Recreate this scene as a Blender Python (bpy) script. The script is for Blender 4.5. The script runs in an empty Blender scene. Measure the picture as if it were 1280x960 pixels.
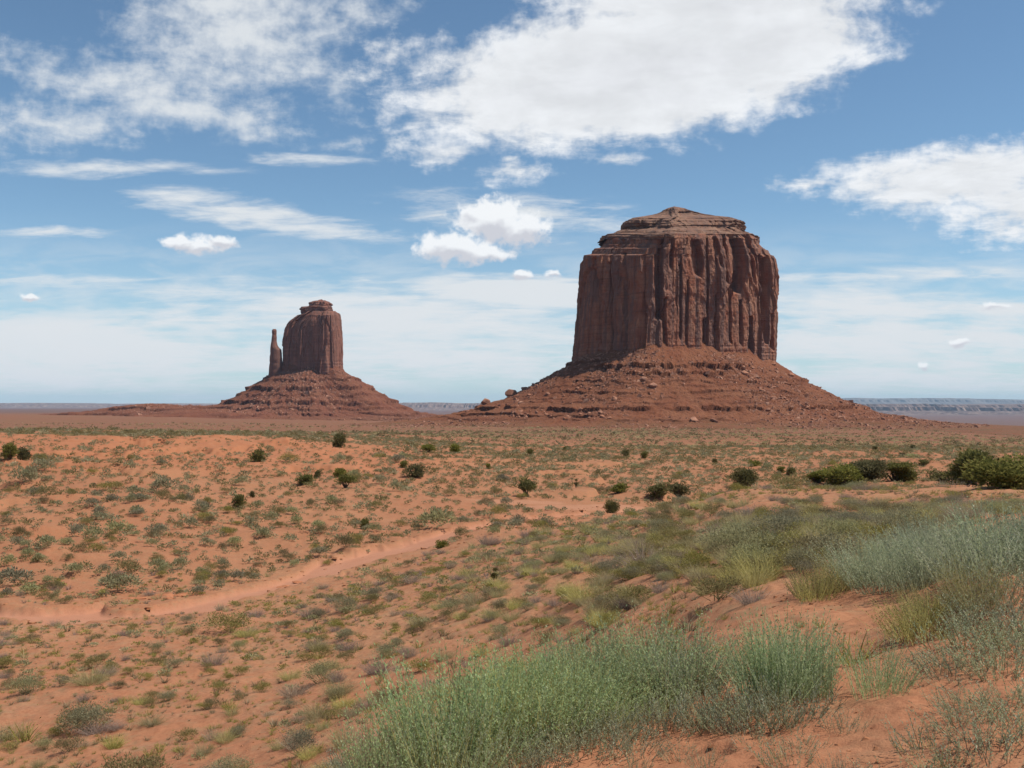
import bpy, bmesh, math, random
import numpy as np
from mathutils import Vector

R = math.radians
scene = bpy.context.scene
COL = scene.collection
rng = np.random.default_rng(7)
random.seed(7)

# ------------------------------------------------------------------ camera, sky, sun, exposure
F = 1256.0            # focal length in photo pixels (photo 1280 wide)
HOR = 506.0           # row of the horizon in the photo
cam_data = bpy.data.cameras.new('camera')
cam = bpy.data.objects.new('camera', cam_data)
COL.objects.link(cam)
cam_data.sensor_width = 36.0
cam_data.lens = 36.0 * F / 1280.0
cam_data.clip_start = 0.05
cam_data.clip_end = 200000.0
cam.location = (0, 0, 0)
cam.rotation_euler = (R(90) + math.atan((HOR - 480.0) / F), 0, 0)
scene.camera = cam

SUN_AZ = R(97)        # from +Y towards +X
SUN_EL = R(60)
sun_data = bpy.data.lights.new('sun', 'SUN')
sun_data.energy = 5.0
sun_data.angle = R(0.53)
sun_data.color = (1.0, 0.955, 0.88)
sun = bpy.data.objects.new('sun', sun_data)
COL.objects.link(sun)
sdir = Vector((math.sin(SUN_AZ) * math.cos(SUN_EL), math.cos(SUN_AZ) * math.cos(SUN_EL), math.sin(SUN_EL)))
sun.rotation_euler = sdir.to_track_quat('Z', 'Y').to_euler()
sun.location = (200, 0, 400)

vs = scene.view_settings
vs.view_transform = 'Standard'
vs.look = 'None'
vs.exposure = 0.12
vs.gamma = 1.0
vs.use_curve_mapping = False
cy = scene.cycles
cy.max_bounces = 5
cy.diffuse_bounces = 2
cy.glossy_bounces = 1
cy.transmission_bounces = 2
cy.transparent_max_bounces = 8
cy.volume_bounces = 0
cy.use_denoising = True
cy.sample_clamp_indirect = 6.0


# ------------------------------------------------------------------ node helpers
class NT:
    def __init__(self, tree):
        self.t = tree

    def n(self, typ, ins=None, **props):
        nd = self.t.nodes.new(typ)
        for k, v in props.items():
            setattr(nd, k, v)
        for k, v in (ins or {}).items():
            self.put(nd, k, v)
        return nd

    def put(self, nd, k, v):
        s = nd.inputs[k]
        if isinstance(v, bpy.types.NodeSocket):
            self.t.links.new(v, s)
        else:
            s.default_value = v

    def math(self, op, a, b=None, c=None, clamp=False):
        nd = self.t.nodes.new('ShaderNodeMath')
        nd.operation = op
        nd.use_clamp = clamp
        for i, v in enumerate((a, b, c)):
            if v is not None:
                self.put(nd, i, v)
        return nd.outputs[0]

    def mix(self, f, a, b, blend='MIX'):
        nd = self.t.nodes.new('ShaderNodeMix')
        nd.data_type = 'RGBA'
        nd.blend_type = blend
        nd.clamp_factor = True
        self.put(nd, 0, f)
        self.put(nd, 6, a)
        self.put(nd, 7, b)
        return nd.outputs[2]

    def ramp(self, f, stops, interp='LINEAR'):
        nd = self.t.nodes.new('ShaderNodeValToRGB')
        cr = nd.color_ramp
        cr.interpolation = interp
        while len(cr.elements) < len(stops):
            cr.elements.new(0.5)
        for e, (p, c) in zip(cr.elements, stops):
            e.position = p
            e.color = c if len(c) == 4 else (*c, 1)
        self.put(nd, 0, f)
        return nd.outputs[0]

    def smooth(self, v, lo, hi, a=0.0, b=1.0):
        nd = self.t.nodes.new('ShaderNodeMapRange')
        nd.interpolation_type = 'SMOOTHSTEP'
        for i, x in enumerate((v, lo, hi, a, b)):
            self.put(nd, i, x)
        return nd.outputs[0]

    def noise(self, vec, scale, detail=4, rough=0.55, dist=0.0):
        nd = self.n('ShaderNodeTexNoise', {'Scale': scale, 'Detail': detail, 'Roughness': rough, 'Distortion': dist})
        self.put(nd, 'Vector', vec)
        return nd.outputs[0]

    def mapping(self, vec, loc=(0, 0, 0), rot=(0, 0, 0), scale=(1, 1, 1), typ='POINT'):
        nd = self.n('ShaderNodeMapping', {'Location': loc, 'Rotation': rot, 'Scale': scale}, vector_type=typ)
        self.put(nd, 'Vector', vec)
        return nd.outputs[0]


def new_mat(name):
    m = bpy.data.materials.new(name)
    m.use_nodes = True
    m.node_tree.nodes.clear()
    k = NT(m.node_tree)
    out = k.n('ShaderNodeOutputMaterial')
    return m, k, out


# ------------------------------------------------------------------ world: Nishita sky with cloud layers (by direction)
def build_world():
    w = bpy.data.worlds.new('World')
    scene.world = w
    w.use_nodes = True
    w.node_tree.nodes.clear()
    k = NT(w.node_tree)
    out = k.n('ShaderNodeOutputWorld')
    sky = k.n('ShaderNodeTexSky', sky_type='NISHITA', sun_disc=False)
    sky.sun_elevation = SUN_EL
    sky.sun_rotation = SUN_AZ
    sky.altitude = 1700
    sky.air_density = 1.0
    sky.dust_density = 0.6
    sky.ozone_density = 1.6
    g = k.n('ShaderNodeTexCoord').outputs['Generated']
    sp = k.n('ShaderNodeSeparateXYZ', {0: g})
    x, y, z = sp.outputs
    hz = k.math('MAXIMUM', z, 0.0)
    rr = k.math('SQRT', k.math('ADD', k.math('MULTIPLY', x, x), k.math('MULTIPLY', y, y)))
    # compass bearing and tangent of elevation, scaled like the photo's x/y and z/y near straight ahead
    az = k.math('ARCTAN2', x, y)
    ta = k.math('MULTIPLY', k.math('TANGENT', k.math('MINIMUM', k.math('MAXIMUM', az, -1.2), 1.2)), F)
    te = k.math('MULTIPLY', k.math('DIVIDE', hz, k.math('MAXIMUM', k.math('MULTIPLY', rr, k.math('COSINE', k.math('MINIMUM', k.math('MAXIMUM', az, -1.2), 1.2))), 0.02)), F)
    front = k.smooth(y, -0.05, 0.25)
    AE = k.n('ShaderNodeCombineXYZ', {0: ta, 1: te, 2: 0.0}).outputs[0]
    # flat-layer coordinates: what a level cloud sheet would show
    inv = k.math('DIVIDE', 1.0, k.math('ADD', hz, 0.10))
    PL = k.n('ShaderNodeCombineXYZ', {0: k.math('MULTIPLY', x, inv), 1: k.math('MULTIPLY', y, inv), 2: 0.0}).outputs[0]

    def warp(vec, scale, amt, stretch=(1, 1, 1)):
        nz = k.n('ShaderNodeTexNoise', {'Scale': scale, 'Detail': 3, 'Roughness': 0.6})
        k.put(nz, 'Vector', k.mapping(vec, scale=stretch))
        off = k.n('ShaderNodeVectorMath', operation='SUBTRACT')
        k.put(off, 0, nz.outputs['Color'])
        off.inputs[1].default_value = (0.5, 0.5, 0.5)
        sc = k.n('ShaderNodeVectorMath', operation='MULTIPLY')
        k.put(sc, 0, off.outputs[0])
        sc.inputs[1].default_value = amt
        ad = k.n('ShaderNodeVectorMath', operation='ADD')
        k.put(ad, 0, vec)
        k.put(ad, 1, sc.outputs[0])
        return ad.outputs[0]

    W1 = warp(AE, 0.016, (46, 26, 0))
    W2 = warp(AE, 0.03, (22, 9, 0), (0.6, 1.6, 1))

    last = [None]

    def blobs(vec, lst):
        acc = None
        for (px, py, hx, hy, rot, amp) in lst:
            if last[0] is not None:          # a do-nothing term that makes the shader work through the clouds one by one
                va = k.n('ShaderNodeVectorMath', operation='MULTIPLY_ADD')
                k.put(va, 0, last[0])
                va.inputs[1].default_value = (1e-12, 1e-12, 1e-12)
                k.put(va, 2, vec)
                vec_ = va.outputs[0]
            else:
                vec_ = vec
            v = k.mapping(vec_, loc=(px - 640.0, HOR - py, 0), rot=(0, 0, R(rot)), scale=(hx, hy, 1), typ='TEXTURE')
            ln = k.n('ShaderNodeVectorMath', operation='LENGTH')
            k.put(ln, 0, v)
            m = k.n('ShaderNodeMapRange', {'From Min': 1.55, 'From Max': 0.0, 'To Min': 0.0, 'To Max': amp}, clamp=True)
            k.put(m, 0, ln.outputs['Value'])
            acc = m.outputs[0] if acc is None else k.math('MAXIMUM', acc, m.outputs[0])
            last[0] = acc
        return acc

    mid = blobs(W1, [
        (800, 84, 250, 78, 9, 1.9), (700, 118, 160, 52, -6, 1.6), (945, 60, 145, 70, 22, 1.6), (880, 138, 120, 38, 10, 0.8),
        (560, 85, 85, 55, -15, 0.66), (650, 165, 90, 16, 0, 0.6), (1040, 8, 100, 22, 8, 0.85), (775, 195, 34, 13, 0, 0.75), (900, 0, 200, 40, 0, 1.5),
        (480, 70, 60, 40, 0, 0.5), (550, 190, 70, 20, 4, 0.72), (645, 212, 50, 18, 8, 0.72), (635, 199, 20, 8, 0, .7),
        (1200, 222, 160, 42, 4, 1.25), (1120, 205, 80, 24, 10, 0.8), (1240, 265, 110, 26, 0, 0.75), (1015, 229, 75, 11, 3, 0.66), (1320, 250, 130, 60, 0, 1.2),
    ])
    thin = blobs(W2, [
        (300, 265, 130, 17, -8, 1.0), (390, 286, 110, 11, -5, 1.0), (235, 247, 60, 16, -6, .8), (110, 210, 150, 10, 0, 0.75), (200, 207, 50, 8, 0, 0.7), (55, 290, 75, 7, 0, 0.7), (380, 197, 80, 8, -3, 0.75),
        (650, 262, 140, 22, -4, 0.72), (740, 275, 70, 16, -6, 0.6), (550, 266, 50, 16, 0, 0.62), (700, 300, 60, 10, 0, .3),
        (660, 366, 130, 19, -2, 1.75), (600, 345, 60, 5, 0, .6), (90, 350, 130, 8, 0, 0.62), (300, 366, 220, 8, -2, 0.62), (490, 352, 60, 4, 0, .6),
        (85, 432, 170, 30, -3, 1.8), (60, 470, 150, 22, 0, 1.05), (480, 396, 260, 38, -3, 1.05), (520, 445, 260, 30, 0, 0.95), (250, 400, 170, 20, 0, .72), (250, 480, 300, 26, 0, 0.5),
        (1110, 345, 190, 9, 2, 0.8), (1090, 385, 180, 20, 0, 1.05), (1260, 386, 60, 9, 0, 1.1), (1120, 425, 250, 30, 0, 1.05), (1150, 470, 260, 26, 0, 0.8), (1030, 378, 40, 12, 0, 1.0), (1240, 345, 100, 7, 0, .6), (850, 430, 300, 30, 0, 0.7),
    ])
    CUM = [
        (618, 276, 50, 28, -6, 1.2), (650, 288, 40, 22, 0, 1.1), (568, 308, 48, 21, -6, 1.15), (600, 313, 52, 14, 0, .9), (590, 264, 24, 16, 0, 1.0),
        (228, 303, 30, 13, 0, 1.05), (270, 300, 26, 11, 0, 1.1), (245, 309, 46, 9, 0, 0.9),
        (653, 343, 20, 8, 0, 1.0), (691, 341, 13, 7, 0, 1.0), (33, 372, 14, 6, 0, 0.9),
        (1203, 426, 15, 7, 0, 1.0), (1158, 460, 12, 6, 0, 0.9), (1245, 384, 26, 8, 0, 0.8),
    ]
    cum = blobs(W1, CUM)
    cup = blobs(W1, [(a, b_ - .42 * d_, c, d_, e, f_) for a, b_, c, d_, e, f_ in CUM])
    cdn = blobs(W1, [(a, b_ + .42 * d_, c, d_, e, f_) for a, b_, c, d_, e, f_ in CUM])
    veil = blobs(W1, [
        (300, 40, 170, 75, 6, 1.05), (170, 100, 190, 50, -5, 0.9), (230, 138, 180, 30, -4, 1.0), (60, 150, 130, 34, 0, 0.8), (385, 70, 70, 50, 0, 0.72), (420, 110, 40, 40, 0, .62),
        (20, 175, 90, 24, 0, 0.6), (290, 5, 150, 40, 0, 1.1), (440, 180, 60, 16, 6, 0.66), (470, 60, 40, 40, 0, .5), (330, 160, 110, 14, 0, .6),
    ])
    n1 = k.noise(k.mapping(PL, scale=(1.0, 1.0, 1)), 5.0, 8, 0.62, 0.3)
    n1b = k.noise(AE, 0.035, 6, 0.62)
    n2 = k.noise(k.mapping(PL, rot=(0, 0, 0.25), scale=(0.8, 1.6, 1)), 4.0, 8, 0.66, 0.6)
    n2b = k.noise(k.mapping(AE, scale=(0.5, 2.2, 1)), 0.03, 6, 0.62)
    n3 = k.noise(AE, 0.05, 6, 0.6)
    # altocumulus sheets
    dm = k.math('ADD', mid, k.math('ADD', k.math('MULTIPLY', k.math('SUBTRACT', n1, 0.5), 1.25), k.math('MULTIPLY', k.math('SUBTRACT', n1b, 0.5), 0.9)))
    am = k.math('MULTIPLY', k.smooth(dm, 0.20, 0.82), k.smooth(mid, 0.0, 0.2))
    dt = k.math('ADD', thin, k.math('ADD', k.math('MULTIPLY', k.math('SUBTRACT', n2, 0.5), 1.35), k.math('MULTIPLY', k.math('SUBTRACT', n2b, 0.5), 1.1)))
    at = k.math('MULTIPLY', k.math('MULTIPLY', k.smooth(dt, 0.10, 0.95), k.smooth(thin, 0.0, 0.2)), 0.95)
    dv = k.math('ADD', veil, k.math('ADD', k.math('MULTIPLY', k.math('SUBTRACT', n1, 0.5), 1.5), k.math('MULTIPLY', k.math('SUBTRACT', n1b, 0.5), 1.2)))
    av = k.math('MULTIPLY', k.math('MULTIPLY', k.smooth(dv, 0.18, 1.15), k.smooth(veil, 0.0, 0.2)), 0.92)
    dc = k.math('ADD', cum, k.math('MULTIPLY', k.math('SUBTRACT', n3, 0.5), 1.3))
    ac = k.smooth(dc, 0.30, 0.70)
    # elsewhere in the sky (out of the photo): loose scattered cloud
    no = k.noise(PL, 1.3, 7, 0.6, 0.2)
    ao = k.math('MULTIPLY', k.smooth(no, 0.52, 0.68), k.math('SUBTRACT', 1.0, front))

    base = k.mix(1.0, sky.outputs[0], SKY_TINT, 'MULTIPLY')
    # moist pale air low over the horizon
    low = k.math('POWER', k.math('SUBTRACT', 1.0, k.smooth(te, -20.0, 300.0)), 1.6)
    base = k.mix(k.math('MULTIPLY', low, 0.62), base, LOW_COL)
    lumm = k.math('ADD', 0.86, k.math('MULTIPLY', k.smooth(n1, 0.3, 0.7), 0.16))
    cmid = k.mix(k.smooth(k.math('ADD', dm, k.math('MULTIPLY', k.math('SUBTRACT', n2, 0.5), 1.4)), 0.7, 2.1), CL_BRIGHT, CL_GREY)
    cmid = k.mix(1.0, cmid, k.n('ShaderNodeCombineColor', {0: lumm, 1: lumm, 2: lumm}).outputs[0], 'MULTIPLY')
    band = k.math('MULTIPLY', k.smooth(te, 0.0, 40.0), k.smooth(te, 250.0, 60.0))
    nlow = k.noise(k.mapping(AE, scale=(0.35, 1.5, 1)), 0.022, 7, 0.6, 0.4)
    c = k.mix(k.math('MULTIPLY', k.math('MULTIPLY', band, k.smooth(nlow, 0.38, 0.64)), 0.85), base, CL_THIN)
    c = k.mix(k.math('MULTIPLY', at, 1.0), c, CL_THIN)
    c = k.mix(av, c, CL_THIN)
    c = k.mix(k.math('MULTIPLY', am, 0.97), c, cmid)
    # heaped cloud: bright crowns, greyer flat undersides
    lit = k.math('ADD', k.math('SUBTRACT', cup, cdn), k.math('MULTIPLY', k.math('SUBTRACT', n3, 0.5), 0.8))
    ccum = k.mix(k.smooth(lit, -0.42, 0.12), CL_BASE, CL_WHITE)
    c = k.mix(k.math('MULTIPLY', ac, 0.97), c, ccum)
    c = k.mix(ao, c, CL_THIN)
    bg = k.n('ShaderNodeBackground', {'Color': c, 'Strength': SKY_STRENGTH})
    w.node_tree.links.new(bg.outputs[0], out.inputs[0])
    w.cycles.sampling_method = 'MANUAL'
    w.cycles.sample_map_resolution = 512


SKY_STRENGTH = 0.1
SKY_TINT = (0.95, 1.1, 1.09, 1)
LOW_COL = (4.6, 6.0, 6.9, 1)
CL_BRIGHT = (8.3, 8.5, 8.75, 1)
CL_GREY = (7.35, 7.5, 7.8, 1)
CL_THIN = (7.1, 7.4, 7.65, 1)
CL_WHITE = (8.6, 8.8, 9.0, 1)
CL_BASE = (5.9, 6.0, 6.5, 1)
build_world()


# ------------------------------------------------------------------ numeric helpers
def _hash(ix, iy, iz, seed):
    h = (ix.astype(np.int64) * 374761393 + iy.astype(np.int64) * 668265263 + iz.astype(np.int64) * 2147483647 + seed * 1274126177) & 0xFFFFFFFF
    h = ((h ^ (h >> 13)) * 1274126177) & 0xFFFFFFFF
    h = ((h ^ (h >> 16)) * 2246822519) & 0xFFFFFFFF
    h = h ^ (h >> 15)
    return (h & 0xFFFFFF) / float(0xFFFFFF)


def noise2(x, y, seed=0):
    x, y = np.broadcast_arrays(np.asarray(x, float), np.asarray(y, float))
    ix, iy = np.floor(x), np.floor(y)
    fx, fy = x - ix, y - iy
    ux = fx * fx * fx * (fx * (fx * 6 - 15) + 10)
    uy = fy * fy * fy * (fy * (fy * 6 - 15) + 10)
    z = np.zeros_like(ix)
    a = _hash(ix, iy, z, seed)
    b = _hash(ix + 1, iy, z, seed)
    c = _hash(ix, iy + 1, z, seed)
    d = _hash(ix + 1, iy + 1, z, seed)
    return (a + (b - a) * ux + (c - a) * uy + (a - b - c + d) * ux * uy) * 2 - 1


def fbm(x, y, octv=4, seed=0, gain=0.5, lac=2.03):
    s = 0.0
    a = 1.0
    t = 0.0
    for o in range(octv):
        s = s + a * noise2(x, y, seed + o * 17)
        t += a
        a *= gain
        x = np.asarray(x) * lac + 3.7
        y = np.asarray(y) * lac - 1.9
    return s / t


def ridged(x, y, octv=4, seed=0):
    s = 0.0
    a = 1.0
    t = 0.0
    for o in range(octv):
        s = s + a * (1 - 2 * np.abs(noise2(x, y, seed + o * 17)))
        t += a
        a *= 0.5
        x = np.asarray(x) * 2.03 + 5.1
        y = np.asarray(y) * 2.03 - 2.3
    return s / t


def sstep(a, b, v):
    t = np.clip((np.asarray(v, float) - a) / (b - a), 0, 1)
    return t * t * (3 - 2 * t)


def pchip(xk, yk, x):
    """Monotone cubic through knots along axis 0 (yk may have more axes)."""
    xk = np.asarray(xk, float)
    yk = np.asarray(yk, float)
    h = np.diff(xk)
    sh = (-1,) + (1,) * (yk.ndim - 1)
    hh = h.reshape(sh)
    dl = np.diff(yk, axis=0) / hh
    m = np.zeros_like(yk)
    w1 = 2 * hh[1:] + hh[:-1]
    w2 = hh[1:] + 2 * hh[:-1]
    with np.errstate(divide='ignore', invalid='ignore'):
        mm = (w1 + w2) / (w1 / dl[:-1] + w2 / dl[1:])
    m[1:-1] = np.where(dl[:-1] * dl[1:] > 0, mm, 0)
    m[0], m[-1] = dl[0], dl[-1]
    x = np.clip(np.asarray(x, float), xk[0], xk[-1])
    i = np.clip(np.searchsorted(xk, x) - 1, 0, len(xk) - 2)
    t = ((x - xk[i]) / h[i]).reshape((-1,) + (1,) * (yk.ndim - 1))
    hi = h[i].reshape((-1,) + (1,) * (yk.ndim - 1))
    return ((2 * t**3 - 3 * t**2 + 1) * yk[i] + (t**3 - 2 * t**2 + t) * hi * m[i]
            + (-2 * t**3 + 3 * t**2) * yk[i + 1] + (t**3 - t**2) * hi * m[i + 1])


def mesh_from(name, verts, faces, mat=None, smooth=True, attrs=None):
    """verts (n,3); faces (m,3) or (m,4) array."""
    me = bpy.data.meshes.new(name)
    verts = np.asarray(verts, np.float32)
    faces = np.asarray(faces, np.int32)
    k = faces.shape[1]
    me.vertices.add(len(verts))
    me.vertices.foreach_set('co', verts.ravel())
    me.loops.add(faces.size)
    me.loops.foreach_set('vertex_index', faces.ravel())
    me.polygons.add(len(faces))
    me.polygons.foreach_set('loop_start', np.arange(0, faces.size, k, dtype=np.int32))
    me.polygons.foreach_set('use_smooth', np.full(len(faces), smooth))
    for an, av in (attrs or {}).items():
        a = me.attributes.new(an, 'FLOAT', 'POINT')
        a.data.foreach_set('value', np.asarray(av, np.float32).ravel())
    me.update(calc_edges=True)
    if mat:
        me.materials.append(mat)
    return me


def obj(name, me, parent=None, loc=None):
    o = bpy.data.objects.new(name, me)
    COL.objects.link(o)
    if parent:
        o.parent = parent
    if loc is not None:
        o.location = loc
    return o


def tag(o, label=None, cat=None, group=None, kind=None):
    for k_, v in (('label', label), ('category', cat), ('group', group), ('kind', kind)):
        if v:
            o[k_] = v
    return o


def grid_faces(nr, nc, wrap=False):
    r = np.arange(nr - 1)[:, None]
    c = np.arange(nc if wrap else nc - 1)[None, :]
    c2 = (c + 1) % nc
    a = r * nc + c
    b = r * nc + c2
    d = (r + 1) * nc + c
    e = (r + 1) * nc + c2
    return np.stack([a, b, e, d], -1).reshape(-1, 4)


# ------------------------------------------------------------------ the lie of the land
# each column: bearing (as a photo column) and the ground along it: (distance, photo row) or (distance, None, height)
def hz_(d, v):
    return (d, None, v)


FARL = [hz_(16000, -60), hz_(45000, -80)]
FARM = [hz_(16000, -100), hz_(45000, -130)]
FARR = [hz_(16000, -165), hz_(45000, -210)]
c0 = [hz_(.6, -1.68), hz_(1.5, -1.9), hz_(4, -2.8), hz_(9, -4.9), hz_(14, -6.2), (19, 960), (24, 900), (29, 850), (40, 785), (46, 765), (52, 745), (62, 700), (84, 640), (118, 590), (140, 566), (165, 549), (230, 540),
      hz_(280, -7.5), hz_(450, -16), hz_(900, -22), (1200, 530), (2000, 520), (4000, 515), (8000, 512)] + FARL
COLS = [
    (-200, c0), (0, c0),
    (160, [hz_(.6, -1.68), hz_(1.5, -1.85), hz_(4, -2.5), hz_(8, -4.0), hz_(13, -5.4), (17.5, 960), (22, 900), (28, 845), (37, 795), (47, 763), (52, 742), (64, 695), (84, 640), (118, 590), (142, 566), (170, 550), (240, 541),
           hz_(300, -8.5), hz_(450, -16), hz_(900, -22), (1200, 530), (2000, 521), (4000, 516), (8000, 512.5)] + FARL),
    (320, [hz_(.6, -1.68), hz_(1.5, -1.8), hz_(4, -2.2), hz_(7, -3.2), hz_(11, -4.4), (15, 965), (19, 910), (26, 850), (34, 800), (43, 765), (50, 742), (58, 720), (66, 693), (88, 640), (125, 590), (155, 565), (180, 551), (260, 541),
           hz_(320, -9), hz_(450, -16), hz_(900, -23), (1200, 530), (2000, 525), hz_(4000, -38), hz_(8000, -50)] + FARL),
    (480, [hz_(.6, -1.67), hz_(1.5, -1.75), hz_(3, -1.85), hz_(6, -2.12), hz_(8, -2.9), hz_(12, -4.2), (16, 900), (20, 865), (27, 815), (33, 780), (41, 745), (50, 722), (56, 705), (62, 692), (68, 680), (74, 670), (95, 630), (130, 590), (170, 567), (200, 555), (300, 543),
           hz_(360, -11), hz_(700, -19), hz_(1000, -23), (1350, 531), hz_(2500, -38), hz_(5000, -60), hz_(8000, -70)] + FARM),
    (640, [hz_(.6, -1.66), hz_(1.5, -1.7), hz_(3, -1.78), hz_(5, -1.85), hz_(6.5, -2.0), hz_(8, -2.45), hz_(11, -3.6), hz_(15, -4.45), (20, 820), (24, 785), (27, 760), (33, 730), (42, 705), (52, 685), (62, 668), (72, 657), (80, 652), (92, 640), (140, 590), (230, 560), (380, 545),
           (700, 540), (1000, 535), (1350, 530), hz_(2500, -45), hz_(5000, -70), hz_(8000, -80)] + FARM),
    (800, [hz_(.6, -1.65), hz_(1.5, -1.65), hz_(4, -1.75), (6, 900), (7.5, 850), hz_(9, -2.4), hz_(12, -3.05), (16, 770), (20, 745), (25, 720), (32, 695), (40, 670), (48, 652), (56, 643), hz_(70, -9.2), hz_(85, -10), (100, 635), (150, 590), (240, 560), (420, 545),
           (700, 540), (1000, 536), hz_(1350, -28), hz_(2500, -45), hz_(5000, -75), hz_(8000, -90)] + FARM),
    (960, [hz_(.6, -1.65), hz_(1.5, -1.64), hz_(4, -1.63), (5.5, 890), (7, 835), (9, 785), (12, 740), (16, 705), (22, 678), (30, 650), (40, 625), (48, 612), hz_(60, -6.2), hz_(80, -10), hz_(110, -10.8), (150, 590), (240, 560), (420, 545),
           (700, 541), (1000, 537), hz_(1350, -30), hz_(2500, -60), hz_(5000, -95), hz_(9000, -115)] + FARR),
    (1120, [hz_(.6, -1.65), hz_(1.5, -1.61), hz_(3.9, -1.57), (5, 890), (7, 800), (9, 755), (12, 715), (17, 675), (24, 650), (33, 625), (42, 612), hz_(55, -5.8), hz_(80, -10.5), hz_(110, -11), (155, 585), (240, 560), (420, 550),
            (700, 543), (1000, 538), hz_(1350, -33), hz_(2500, -80), hz_(5000, -105), hz_(9000, -128)] + FARR),
    (1280, [hz_(.6, -1.65), hz_(1.5, -1.56), hz_(3.5, -1.48), (4.5, 900), (6.5, 770), (9, 692), (13, 652), (18, 634), (26, 622), (40, 609), hz_(52, -5.5), hz_(80, -11), hz_(110, -11), (160, 580), (240, 562), (420, 552),
            (700, 548), (1100, 545), hz_(1500, -55), hz_(2500, -92), (5000, 535), (9000, 525)] + FARR),
]
COLS.append((1480, COLS[-1][1]))
LR0, LR1, NLR = math.log(0.6), math.log(45000.0), 900
lr_axis = np.linspace(LR0, LR1, NLR)
th_k, rows_k = [], []
for px, pts in COLS:
    s = (px - 640.0) / F
    ca = 1 / math.sqrt(1 + s * s)
    xs = [math.log(p[0] / ca) for p in pts]
    ys = [((HOR - p[1]) / F * p[0] if p[1] is not None else p[2]) / (p[0] / ca) for p in pts]
    th_k.append(math.atan(s))
    rows_k.append(pchip(xs, ys, lr_axis))
back = pchip([LR0, math.log(3), math.log(30), math.log(200), math.log(1500), LR1], [-1.65 / .6, -1.6 / 3, -2.5 / 30, -11. / 200, -30. / 1500, -120. / 45000], lr_axis)
th_k = [-math.pi, -1.7] + th_k + [1.7, math.pi]
rows_k = [back, back] + rows_k + [back, back]
NTH = 1440
th_axis = np.linspace(-math.pi, math.pi, NTH)
TAB = pchip(th_k, np.array(rows_k), th_axis)          # (NTH, NLR) of height / distance
for _ in range(2):                                     # a little smoothing across bearings
    TAB[1:-1] = 0.25 * TAB[:-2] + 0.5 * TAB[1:-1] + 0.25 * TAB[2:]


def base_z(x, y):
    r = np.maximum(np.hypot(x, y), 0.601)
    th = np.arctan2(x, y)
    fi = np.clip((th + math.pi) / (2 * math.pi) * (NTH - 1), 0, NTH - 1.001)
    fj = np.clip((np.log(r) - LR0) / (LR1 - LR0) * (NLR - 1), 0, NLR - 1.001)
    i, j = fi.astype(int), fj.astype(int)
    u, v = fi - i, fj - j
    t = (TAB[i, j] * (1 - u) * (1 - v) + TAB[i + 1, j] * u * (1 - v) + TAB[i, j + 1] * (1 - u) * v + TAB[i + 1, j + 1] * u * v)
    return t * r


def hit(px, py, fn=None, dmin=2.0, dmax=3000.0):
    """Where the line of sight through a photo pixel first meets the land (arrays ok)."""
    fn = fn or base_z
    px = np.atleast_1d(np.asarray(px, float))
    py = np.atleast_1d(np.asarray(py, float))
    d = np.exp(np.linspace(math.log(dmin), math.log(dmax), 700))[None, :]
    s = ((px - 640) / F)[:, None]
    t = ((HOR - py) / F)[:, None]
    zg = fn(s * d, d * np.ones_like(s))
    above = (t * d - zg) > 0
    k = np.argmax(~above, axis=1)
    dd = d[0, k]
    return s[:, 0] * dd, dd


# the dry wash: polyline on the land with half widths (m)
wp = [(-220, 770, 3.0), (-100, 768, 3.0), (0, 766, 2.6), (110, 768, 2.4), (190, 765, 2.0), (255, 752, 2.2), (330, 734, 2.4), (420, 708, 2.4), (480, 690, 2.6), (530, 675, 2.6), (570, 661, 2.2), (605, 655, 1.3), (660, 648, 1.0), (720, 643, 1.2), (800, 636, 1.4)]
WX, WY = hit([p[0] for p in wp], [p[1] for p in wp])
WH = 0.74 * np.array([p[2] for p in wp])
# pale bare flats on the far side of the wash
PANS = [(640, 627, 7.0, 2.2), (700, 634, 6, 2), (760, 634, 7, 3)]
PX, PY = hit([p[0] for p in PANS], [p[1] for p in PANS])


def wash_dist(x, y):
    """(distance / half width, signed side: >0 beyond the wash)"""
    best = np.full(np.shape(x), 1e9)
    side = np.zeros(np.shape(x))
    for a in range(len(WX) - 1):
        ax, ay, bx, by = WX[a], WY[a], WX[a + 1], WY[a + 1]
        dx, dy = bx - ax, by - ay
        t = np.clip(((x - ax) * dx + (y - ay) * dy) / (dx * dx + dy * dy), 0, 1)
        w = WH[a] + (WH[a + 1] - WH[a]) * t
        d = np.hypot(x - ax - t * dx, y - ay - t * dy) / w
        m = d < best
        best = np.where(m, d, best)
        side = np.where(m, dx * (y - ay) - dy * (x - ax), side)
    return best, side


def masks(x, y):
    r = np.hypot(x, y)
    th = np.arctan2(x, y)
    near = (r > 25) & (r < 140)
    wd = np.full(np.shape(x), 9.0)
    sd = np.zeros(np.shape(x))
    if near.any():
        wd[near], sd[near] = wash_dist(x[near], y[near])
    wob = 1 + 0.5 * noise2(x * 0.35, y * 0.22, 5) + 0.3 * noise2(x * 1.1, y * 0.7, 6) + 0.15 * noise2(x * 3.1, y * 2.0, 7)
    wash = 1 - sstep(0.75, 1.15, wd * wob)
    pan = np.zeros(np.shape(x))
    for i, p in enumerate(PANS):
        q = np.hypot((x - PX[i]) / p[2], (y - PY[i]) / p[3]) + 0.35 * noise2(x * 0.3, y * 0.3, 8 + i)
        pan = np.maximum(pan, 1 - sstep(0.7, 1.1, q))
    bank = sstep(118, 135, r) * (1 - sstep(170, 215, r)) * (1 - sstep(-0.16, -0.02, th)) * (th > -1.2)
    return wd * wob, sd, wash, pan, bank


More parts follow.
